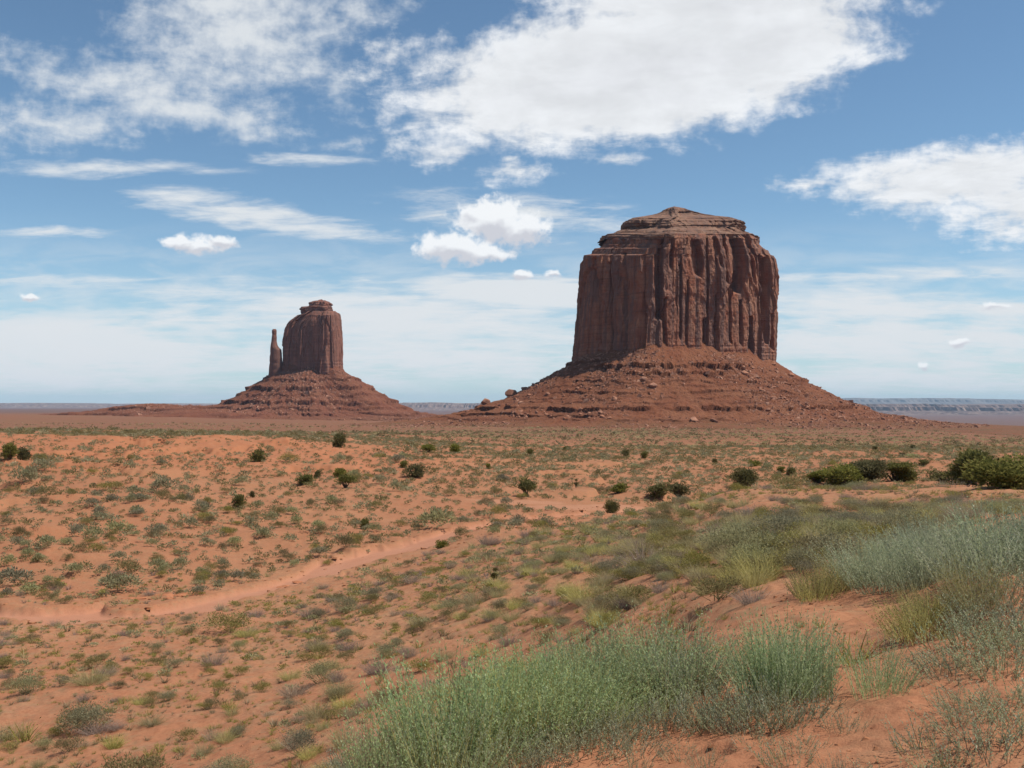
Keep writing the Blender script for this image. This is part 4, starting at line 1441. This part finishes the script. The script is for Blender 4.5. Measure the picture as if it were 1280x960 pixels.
# --- junipers and other dark shrubs one can point at: (base column, base row, width px, height px, look, label)
JUN_NEAR = [juniper(300 + i, 5200, .060, 1.0, .9, 17, .03) for i in range(3)]
JUN_FAR = [juniper(320 + i, 1300, .11, 1.0, .9, 18, .02) for i in range(4)]
JUN_TREE = [juniper(340, 1300, .10, 1.0, .95, 11, .26)]
JUN_CONE = [juniper(350, 900, .10, .7, 1.3, 9, .05)]


def jm(lst):
    return [(b.mesh('crown', M_JUN), mesh_from('trunk', v, f, M_TRUNK, True)) for b, v, f in lst]


JM = {'near': jm(JUN_NEAR), 'far': jm(JUN_FAR), 'tree': jm(JUN_TREE), 'cone': jm(JUN_CONE)}
JG = 'dark green juniper bushes on the desert'
JUNS = [
    (13, 588, 19, 21, 'far', 'left of two round dark junipers side by side at the left edge of the plain'),
    (31, 583, 18, 18, 'far', 'right of two round dark junipers side by side at the left edge of the plain'),
    (322, 581, 20, 17, 'far', 'round dark juniper standing alone below the farther mitten-shaped butte'),
    (425, 563, 20, 19, 'far', 'dark juniper near the plateau edge below the right foot of the mitten butte'),
    (382, 606, 25, 13, 'far', 'broad low juniper left of the small round one on the red plain'),
    (397, 598, 11, 10, 'far', 'small round juniper between the broad low one and the leaning pair'),
    (424, 598, 16, 13, 'far', 'upper juniper of the leaning pair on the red plain'),
    (434, 611, 25, 17, 'tree', 'lower juniper of the leaning pair, spreading with a shaded trunk'),
    (299, 636, 18, 17, 'far', 'small dark juniper on the red flats above the wash, left of centre'),
    (316, 622, 7, 9, 'far', 'tiny upright bush just behind the small dark juniper on the red flats'),
    (519, 599, 27, 17, 'far', 'broad dark juniper at the middle of the red plain'),
    (505, 588, 13, 9, 'far', 'small olive bush touching the back of the broad dark juniper'),
    (536, 566, 21, 9, 'far', 'flat olive juniper on the plateau edge between the buttes'),
    (569, 567, 14, 13, 'far', 'small round juniper on the plateau edge right of the flat olive one'),
    (661, 621, 27, 22, 'tree', 'juniper tree with visible trunk beside a pale bare flat'),
    (610, 586, 7, 8, 'far', 'tiny dark bush on the plain left above the juniper tree'),
    (663, 569, 9, 8, 'far', 'tiny dark bush below the left foot of the larger talus'),
    (708, 564, 10, 6, 'far', 'tiny flat bush far out under the larger butte'),
    (782, 571, 10, 10, 'far', 'left of two small dark bushes under the larger butte'),
    (805, 574, 11, 9, 'far', 'right of two small dark bushes under the larger butte'),
    (720, 613, 7, 13, 'cone', 'thin upright dark bush right of the juniper tree'),
    (773, 619, 24, 13, 'far', 'olive bush behind the dark one at the crest of the slope'),
    (764, 641, 19, 19, 'near', 'compact dark juniper where the grassy slope meets the plain'),
    (822, 625, 30, 18, 'far', 'left half of the spreading olive thicket on the slope crest'),
    (848, 622, 30, 17, 'far', 'right half of the spreading olive thicket on the slope crest'),
    (929, 610, 33, 28, 'near', 'rounded dark juniper on the sandy crest left of the long thicket'),
    (942, 588, 15, 12, 'far', 'small juniper peeping over the rounded dark one'),
    (975, 594, 11, 9, 'far', 'left of two small bushes behind the sandy crest'),
    (988, 595, 13, 9, 'far', 'right of two small bushes behind the sandy crest'),
    (893, 579, 7, 7, 'far', 'tiny dark dot of a bush right of the larger butte axis'),
    (1022, 606, 32, 17, 'near', 'lighter olive bush at the left end of the long thicket'),
    (1050, 608, 58, 30, 'near', 'left large juniper of the long thicket on the crest'),
    (1086, 606, 58, 31, 'near', 'middle juniper of the long thicket on the crest'),
    (1122, 605, 54, 27, 'near', 'right juniper of the long thicket on the crest'),
    (1172, 601, 30, 16, 'far', 'low olive bush between the long thicket and the biggest juniper'),
    (1155, 583, 15, 8, 'far', 'small flat bush behind the right end of the long thicket'),
    (1216, 608, 68, 50, 'near', 'tall left half of the biggest juniper at the right edge'),
    (1258, 612, 92, 47, 'near', 'wide right half of the biggest juniper at the right edge'),
    (1127, 573, 9, 6, 'far', 'tiny bush on the far plain above the long thicket'),
    (1093, 564, 9, 6, 'far', 'tiny bush farthest out above the long thicket'),
    (1141, 562, 8, 6, 'far', 'tiny bush far out toward the right plain'),
    (619, 723, 14, 19, 'cone', 'small pointed green bush on the near slope'),
    (552, 683, 15, 12, 'far', 'dark bush at the upper end of the pale wash'),
    (457, 664, 13, 14, 'far', 'upright olive bush on the far bank of the wash'),
]
gj = np.random.default_rng(5)
for i, (px, py, w, h, look, lab) in enumerate(JUNS):
    x, y = hit([px], [py], dmin=14)
    x, y = float(x[0]), float(y[0])
    crown, trunk = JM[look][i % len(JM[look])]
    W, H = w * y / F, h * y / F
    z = float(GZ(np.array([x]), np.array([y]))[0])
    t = bpy.data.objects.new('juniper', None)
    COL.objects.link(t)
    t.location = (x, y, z - 0.03 * H)
    t.scale = (W / .86, W / .86, H / (.93 if look != 'cone' else 1.3))
    t.rotation_euler = (0, 0, gj.uniform(0, 6.28))
    tag(t, lab, 'juniper', JG)
    obj('crown', crown, t)
    obj('trunk', trunk, t)
    TAKEN.append((x, y, W * .45))

# --- foreground: the green stand and the sage around it
STEM = []
for i in range(5):
    st, lf = stemmy(500 + i, (190, 130, 90, 160, 60)[i], .62, .28, 20, .028, (.35, .5, .7, .4, .8)[i])
    STEM.append((st.mesh('stem', M_YGRASS if i % 2 else M_GREEN), lf.mesh('foliage', M_GREEN)))
THIN = []
for i in range(5):
    st, lf = stemmy(520 + i, 60, .30, .24, 14, .026, .9)
    THIN.append((st.mesh('stem', M_STRAW), lf.mesh('foliage', M_GREY)))
SAGEF = []
for i in range(4):
    st, lf = stemmy(540 + i, 170, .60, .32, 14, .032, .6)
    SAGEF.append((st.mesh('stem', M_GREY), lf.mesh('foliage', M_GREY)))
OLIVE = []
for i in range(3):
    st, lf = stemmy(560 + i, 260, .62, .28, 8, .032, .65)
    OLIVE.append((st.mesh('stem', M_YGRASS), lf.mesh('foliage', M_SAGE2)))


def clump(name, pair, x, y, s, sh, label, group, g):
    z = float(GZ(np.array([x]), np.array([y]))[0])
    t = bpy.data.objects.new(name, None)
    COL.objects.link(t)
    t.location = (x, y, z - 0.015)
    t.scale = (s, s, sh)
    t.rotation_euler = (g.uniform(-.08, .08), g.uniform(-.08, .08), g.uniform(0, 6.28))
    tag(t, label, 'shrub', group)
    obj('stem', pair[0], t)
    obj('foliage', pair[1], t)
    TAKEN.append((x, y, .12 * s))


def in_poly(px, py, poly):
    c = np.zeros(len(px), bool)
    j = len(poly) - 1
    for i in range(len(poly)):
        xi, yi = poly[i]
        xj, yj = poly[j]
        c ^= ((yi > py) != (yj > py)) & (px < (xj - xi) * (py - yi) / (yj - yi + 1e-9) + xi)
        j = i
    return c


def stand(poly, n, gap, g):
    """Root points on the land inside a patch outlined by its photo corners (bases), at least gap metres apart."""
    P = np.array(poly, float)
    out = []
    tries = 0
    while len(out) < n and tries < 6000:
        tries += 1
        px = g.uniform(P[:, 0].min(), P[:, 0].max())
        py = g.uniform(P[:, 1].min(), P[:, 1].max())
        if not in_poly(np.array([px]), np.array([py]), poly)[0]:
            continue
        x, y = hit([px], [py])
        x, y = float(x[0]), float(y[0])
        if all((x - a) ** 2 + (y - b) ** 2 > gap * gap for a, b in out):
            out.append((x, y))
    return out


gf = np.random.default_rng(77)
GS = 'blue-green shrubs of the dense stand on the dune edge'


def patch(name, protos, poly, n, gap, s0, s1, h0, h1, label, group):
    for (x, y) in stand(poly, n, gap, gf):
        if name != 'sage_twigs' and noise2(x * 1.7, y * 1.7, 45) < -.42:
            continue
        clump(name, protos[gf.integers(0, len(protos))], x, y, gf.uniform(s0, s1), gf.uniform(h0, h1), label, group, gf)


patch('green_shrub', STEM, [(560, 985), (640, 945), (700, 915), (800, 893), (838, 886), (838, 862), (760, 868), (680, 885), (600, 915), (540, 950)], 66, .18, .7, 1.15, .5, 1.08,
      'upright blue-green shrub in the dense stand along the near dune edge', GS)
patch('green_shrub', STEM, [(455, 1030), (560, 985), (545, 950), (500, 965), (450, 1000)], 20, .20, .7, 1.0, .55, .8,
      'shorter blue-green shrub at the left end of the dense stand', 'shorter shrubs at the left end of the dense stand')
patch('green_shrub', SAGEF, [(830, 880), (880, 872), (868, 846), (832, 852)], 6, .26, .6, .85, .5, .75,
      'paler grey-green shrub at the right end of the dense stand', 'paler shrubs at the right end of the dense stand')
patch('green_shrub', STEM, [(945, 880), (1005, 880), (1000, 862), (950, 862)], 6, .14, .6, .8, .66, .86,
      'green shrub in the small clump just right of the dense stand', 'shrubs of the small clump right of the dense stand')
patch('sage_shrub', SAGEF, [(1075, 742), (1160, 738), (1300, 725), (1420, 720), (1420, 690), (1240, 690), (1130, 705), (1070, 722)], 44, .32, .8, 1.25, .6, .95,
      'blue-grey sage shrub in the patch rising to the right edge', 'blue-grey sage patch at the right')
patch('green_shrub', STEM, [(1092, 872), (1150, 866), (1142, 845), (1098, 850)], 8, .1, .42, .55, .46, .62,
      'low green shrub on bare red sand at lower right', 'low green clump on the bare red sand')
patch('olive_shrub', OLIVE, [(1120, 835), (1190, 800), (1230, 765), (1160, 775)], 10, .18, .5, .75, .42, .66,
      'olive wispy shrub on the sand between the green clump and the sage', 'olive shrubs on the right sand')
patch('olive_shrub', OLIVE, [(1070, 790), (1110, 780), (1105, 768), (1072, 772)], 3, .16, .45, .6, .45, .6,
      'brown-based wispy shrub beside the bare crusted sand', 'brown-based shrubs beside the crusted sand')
patch('olive_shrub', OLIVE, [(1000, 752), (1050, 745), (1045, 732), (1005, 736)], 4, .25, .6, .85, .5, .7,
      'yellow-olive shrub just left of the blue-grey sage', 'yellow-olive shrubs left of the sage')
patch('sage_twigs', THIN, [(1120, 1000), (1300, 1000), (1420, 900), (1300, 870), (1190, 890)], 24, .2, .45, .75, .4, .75,
      'sparse grey sage twigs on the red sand at the lower right corner', 'sparse sage twigs at the lower right')
patch('sage_twigs', THIN, [(1180, 850), (1300, 830), (1400, 760), (1290, 735), (1210, 770)], 46, .2, .6, 1.0, .5, .8,
      'thin grey twigs on the sand below the blue-grey sage patch', 'thin twigs below the sage patch')
patch('sage_twigs', THIN, [(760, 1010), (1080, 1010), (1050, 890), (900, 905), (760, 950)], 16, .25, .3, .6, .22, .5,
      'tiny pale twigs on the bare sand in front of the dense stand', 'tiny twigs before the dense stand')
patch('sage_twigs', THIN, [(600, 965), (700, 930), (820, 905), (1000, 890), (1000, 905), (820, 925), (700, 955), (610, 985)], 26, .12, .5, .9, .5, .95,
      'wispy pale twigs along the sandy front edge of the dense stand', 'wispy twigs fronting the dense stand')
patch('sage_twigs', THIN, [(470, 1010), (380, 1010), (420, 960), (480, 960)], 10, .25, .6, .9, .6, .9,
      'wispy grey twigs trailing off the left end of the dense stand', 'wispy twigs left of the dense stand')

# --- the grassy right-hand slope, the near left slope, the plain beyond the wash
def cover(px, d):
    c = np.interp(px, [0, 330, 480, 620, 760, 900, 1100, 1400], [.17, .19, .26, .36, .50, .58, .60, .60])
    return c


x, y, g = scatter(37000, 6, 58, .86, 900)
p = px_of(x, y)
wd = wash_dist(x, y)[0]
cl = fbm(x * .16, y * .16, 3, 901) + .5 * fbm(x * .6, y * .6, 2, 902)
dens = cover(p, y) * np.clip(.65 + .9 * cl, .10, 1.6)
dens = dens * (1 - .85 * np.exp(-((p - 930) / 80) ** 2 - ((y - 40) / 7.0) ** 2)) * (1 - .7 * np.exp(-((p - 1070) / 110) ** 2 - ((y - 36) / 7.0) ** 2))
keep = (g.uniform(size=len(x)) < dens * .72) & (wd > 1.25) & ((y > 17) | (p > 880) | (p < 480))
keep &= ~((p > 960) & (p < 1440) & (y < 13.5)) & ~((p < 1500) & (y < 11))
x, y, p = x[keep], y[keep], p[keep]
w = np.exp(g.normal(-.62, .38, len(x))) * np.interp(p, [300, 700, 1000], [.85, 1.05, 1.3])
ok = free(x, y, w * .3) & ~((p > 880) & (y < 46) & ((HOR - (base_z(x, y) + w * .75) / y * F) < 607))
x, y, p, w = x[ok], y[ok], p[ok], w[ok]
rank = np.argsort(-w / y * (np.abs(p - 640) < 670))
kinds = []
un = g.uniform(size=len(x))
nz_ = fbm(x * .1, y * .1, 3, 905)
for i in range(len(x)):
    right = p[i] > 560
    u = un[i] + .35 * nz_[i]
    if right:
        k_ = 'grey' if u < .26 else 'grass' if u < .68 else 'dry' if u < .86 else 'salt'
    else:
        k_ = 'salt' if u < .34 else 'grey' if u < .54 else 'dry' if u < .74 else 'grass'
    kinds.append(k_)
SPEC = {
    'grey': ('sagebrush', SAGEN, 'grey-green sagebrush mound', .95),
    'grass': ('grass_tuft', TUFT, 'yellow-green grass tuft', 1.0),
    'dry': ('dry_brush', DRYB, 'greyish leafless brush clump', 1.0),
    'salt': ('saltbush', SALT, 'olive-brown saltbush', .95),
}
# the small ones of every kind go into the ground cover
arr = {k_: [] for k_ in SPEC}
cnt = {k_: 0 for k_ in SPEC}
MAXK = {'grey': 185, 'grass': 280, 'dry': 280, 'salt': 280}
for i in rank:
    k_ = kinds[i]
    nm, meshes, words_, hf = SPEC[k_]
    if cnt[k_] < MAXK[k_]:
        cnt[k_] += 1
        if p[i] > 560:
            zone = 'on the thickly grown right-hand slope' if y[i] < 30 else 'near the crest of the right-hand slope'
        else:
            zone = 'on the near sandy slope at lower left' if y[i] < 30 else 'on the sandy slope just before the pale wash'
        sz = 'big ' if w[i] > .8 else 'small ' if w[i] < .42 else ''
        hh = w[i] * g.uniform(.75, 1.1) * hf
        put(nm, meshes[g.integers(0, len(meshes))], float(x[i]), float(y[i]), float(w[i]), float(hh), (sz + words_ + ' ' + zone).strip(), nm.replace('_', ' ') + ' ' + zone, 'grass' if k_ == 'grass' else 'shrub', g)
    else:
        arr[k_].append(i)

LOW_SAGE = [mound(600 + i, 110, .13, 6).arrays() for i in range(4)]
LOW_GRASS = [tuft(620 + i, 34, .5, .03, .8, .14, 0).arrays() for i in range(4)]
LOW_DRY = [tuft(640 + i, 40, .5, .022, 1.0, .14, 50, .06).arrays() for i in range(4)]
ZB = GZ(x, y)
for k_, protos, mat, nm, lab in (('grey', LOW_SAGE, M_SAGE, 'sage_undergrowth', 'small sage plants filling in between the bushes of the slope'),
                                 ('grass', LOW_GRASS, M_YGRASS, 'slope_grass', 'thin yellowish grass between the bushes of the slope'),
                                 ('dry', LOW_DRY, M_DRY, 'dry_undergrowth', 'small dead brush between the bushes of the slope'),
                                 ('salt', LOW_SAGE, M_SAGE2, 'saltbush_undergrowth', 'small olive plants between the bushes of the slope')):
    i = np.array(arr[k_], int)
    if len(i):
        baked(nm, mat, protos, x[i], y[i], ZB[i] - .01, w[i], w[i] * .85, g, lab, 'undergrowth')

# plain beyond the wash, out to the plateau edge
x, y, g = scatter(46000, 50, 250, .60, 930)
p = px_of(x, y)
wd, sd = wash_dist(x, y)
cl = fbm(x * .05, y * .03, 4, 931) + .6 * fbm(x * .3, y * .2, 2, 932)
pan = np.zeros(len(x))
for i, q in enumerate(PANS):
    pan = np.maximum(pan, np.hypot((x - PX[i]) / q[2], (y - PY[i]) / q[3]) < 1)
bankq = ((p < 470) & (y > 128) & (y < 190))
dens = np.clip(.60 + .30 * cl, .25, .95) * np.where(bankq, .45, 1.0)
beyond = (sd > 0) | (y > 62)
keep = (g.uniform(size=len(x)) < dens) & (wd > 1.2) & (pan < .5) & beyond & ~((p > 800) & (y < 95))
x, y, p = x[keep], y[keep], p[keep]
w = np.exp(g.normal(-.42, .46, len(x)))
ok = free(x, y, w * .3)
x, y, p, w = x[ok], y[ok], p[ok], w[ok]
z = GZ(x, y)
# what actually shows largest: nearest and widest
rank = np.argsort(-w / y * (np.abs(p - 640) < 670))
und = []
gp = g
nk = {'sagebrush': 0, 'bush': 0}
for i in rank:
    dark = g.uniform() < .30
    nm = 'low_bush' if dark else 'sagebrush'
    lim = 160 if dark else 110
    c_ = nk.get(nm, 0)
    if c_ >= lim:
        und.append(i)
        continue
    nk[nm] = c_ + 1
    side = 'at left' if p[i] < 322 else 'at centre' if p[i] < 640 else 'toward the larger butte'
    col = 'dull olive low bush' if dark else 'grey-green sagebrush mound'
    lab = ('wide ' if w[i] > 1.05 else 'small ') + col + ' on the plain beyond the wash, ' + side
    put(nm, (SALT if dark else SAGE)[g.integers(0, 5)], float(x[i]), float(y[i]), float(w[i]), float(w[i] * g.uniform(.85, 1.25)), lab, col + ' beyond the wash ' + side, 'shrub', g)
und = np.array(und, int)
FAR_SAGE = [mound(700 + i, 50, .17, 6, spread=.22).arrays() for i in range(5)]
half = g.uniform(size=len(und))
for sel, mat, nm, lab in ((half < .52, M_SAGE, 'plain_sage', 'countless small grey-green bushes dotting the red plain'), (half >= .52, M_SAGE2, 'plain_scrub', 'countless small olive bushes dotting the red plain')):
    i = und[sel]
    baked(nm, mat, FAR_SAGE, x[i], y[i], z[i] - .02, w[i], w[i] * 1.05, g, lab, 'scrub')

# plateau edge and the plain at the feet of the buttes
x, y, g = scatter(52000, 225, 1250, .62, 950, 0)
cl = fbm(x * .01, y * .006, 4, 951) + .5 * fbm(x * .05, y * .03, 2, 952)
keep = g.uniform(size=len(x)) < np.clip(.42 + .8 * cl, .05, 1) * np.interp(y, [225, 300, 420, 700, 1250], [.42, .30, .38, .55, .55])
x, y = x[keep], y[keep]
w = np.exp(g.normal(.12, .35, len(x))) * np.interp(y, [225, 600, 1250], [1.0, 1.5, 2.2])
z = GZ(x, y)
DOT = [mound(720 + i, 16, .34, 4).arrays() for i in range(5)]
half = g.uniform(size=len(x)) + .3 * fbm(x * .01, y * .01, 2, 955)
baked('far_scrub', M_SAGE2, DOT, x[half < .5], y[half < .5], z[half < .5] - .02, w[half < .5], w[half < .5] * .8, g, 'olive scrub speckling the far plain before the buttes', 'scrub')
baked('far_grass', M_YGRASS, DOT, x[half >= .5], y[half >= .5], z[half >= .5] - .02, w[half >= .5], w[half >= .5] * .5, g, 'pale yellow-green grass speckling the far plain before the buttes', 'grass')

# thin litter and seedlings on the near sand
x, y, g = scatter(18000, 6, 48, .62, 970)
p = px_of(x, y)
wd = wash_dist(x, y)[0]
cl = fbm(x * .25, y * .25, 3, 971)
keep = (g.uniform(size=len(x)) < np.clip(.45 + .9 * cl, .03, 1)) & (wd > 1.2) & ~((p > 620) & (y < 8) & (g.uniform(size=len(x)) > .3))
x, y = x[keep], y[keep]
w = np.exp(g.normal(-1.6, .42, len(x)))
z = GZ(x, y)
h2 = g.uniform(size=len(x))
baked('dry_grass', M_STRAW, LOW_GRASS, x[h2 < .4], y[h2 < .4], z[h2 < .4], w[h2 < .4], w[h2 < .4] * .8, g, 'short dry straw scattered over the near sand', 'grass')
baked('seedlings', M_SAGE2, LOW_DRY, x[h2 >= .4], y[h2 >= .4], z[h2 >= .4], w[h2 >= .4], w[h2 >= .4] * .8, g, 'tiny weeds scattered over the near sand', 'weeds')

# crumbs of crusted sand and small stones
def clod(seed):
    g = np.random.default_rng(seed)
    v = np.array([[-1, -1, 0], [1, -1, 0], [1, 1, 0], [-1, 1, 0], [-.6, -.6, 1], [.6, -.6, 1], [.6, .6, 1], [-.6, .6, 1]], float) * .5
    v = v * (1 + .35 * g.normal(size=v.shape))
    f = np.array([[0, 1, 5, 4], [1, 2, 6, 5], [2, 3, 7, 6], [3, 0, 4, 7], [4, 5, 6, 7]])
    return v, f, np.full(8, .5)


M_CLOD = mat_plain('sand_crust', (0.27, 0.115, 0.055, 1), 0.35, 9.0)
CL = [clod(800 + i) for i in range(8)]
x, y, g = scatter(26000, 4.2, 22, .62, 990)
p = px_of(x, y)
cl = fbm(x * .8, y * .8, 3, 991)
keep = (g.uniform(size=len(x)) < np.clip(.15 + 1.2 * cl, .02, 1)) & (p > 300)
x, y = x[keep], y[keep]
w = np.minimum(np.exp(g.normal(-4.1, .5, len(x))), .05)
baked('sand_crumbs', M_CLOD, CL, x, y, GZ(x, y) - .003, w, w * .6, g, 'crumbs of red sand crust strewn on the near dune', 'gravel')
x, y, g = scatter(16000, 36, 110, .62, 995)
wd, sd = wash_dist(x, y)
keep = (wd < 4) & (wd > .8) & (g.uniform(size=len(x)) < .5)
x, y = x[keep], y[keep]
w = np.minimum(np.exp(g.normal(-2.0, .5, len(x))), .32)
baked('wash_stones', M_CLOD, CL, x, y, GZ(x, y) - .02, w, w * .5, g, 'small red stones along the edges of the dry wash', 'gravel')

# ------------------------------------------------------------------ the air: one even haze round everything
def build_haze():
    m = bpy.data.materials.new('haze')
    m.use_nodes = True
    m.node_tree.nodes.clear()
    k = NT(m.node_tree)
    out = k.n('ShaderNodeOutputMaterial')
    v = k.n('ShaderNodeVolumePrincipled', {'Color': (0.55, 0.76, 1.0, 1), 'Density': HAZE_DENSITY, 'Anisotropy': 0.0})
    k.t.links.new(v.outputs[0], out.inputs['Volume'])
    s, z0, z1 = 47000.0, -260.0, 420.0
    V = [(sx * s, sy * s, zz) for zz in (z0, z1) for sx, sy in ((-1, -1), (1, -1), (1, 1), (-1, 1))]
    Fq = [(0, 3, 2, 1), (4, 5, 6, 7), (0, 1, 5, 4), (1, 2, 6, 5), (2, 3, 7, 6), (3, 0, 4, 7)]
    o = obj('haze', mesh_from('haze', V, Fq, m, False))
    tag(o, 'thin blue-grey desert haze that pales the far mesas', 'haze', kind='stuff')


HAZE_DENSITY = 1.7e-5
build_haze()
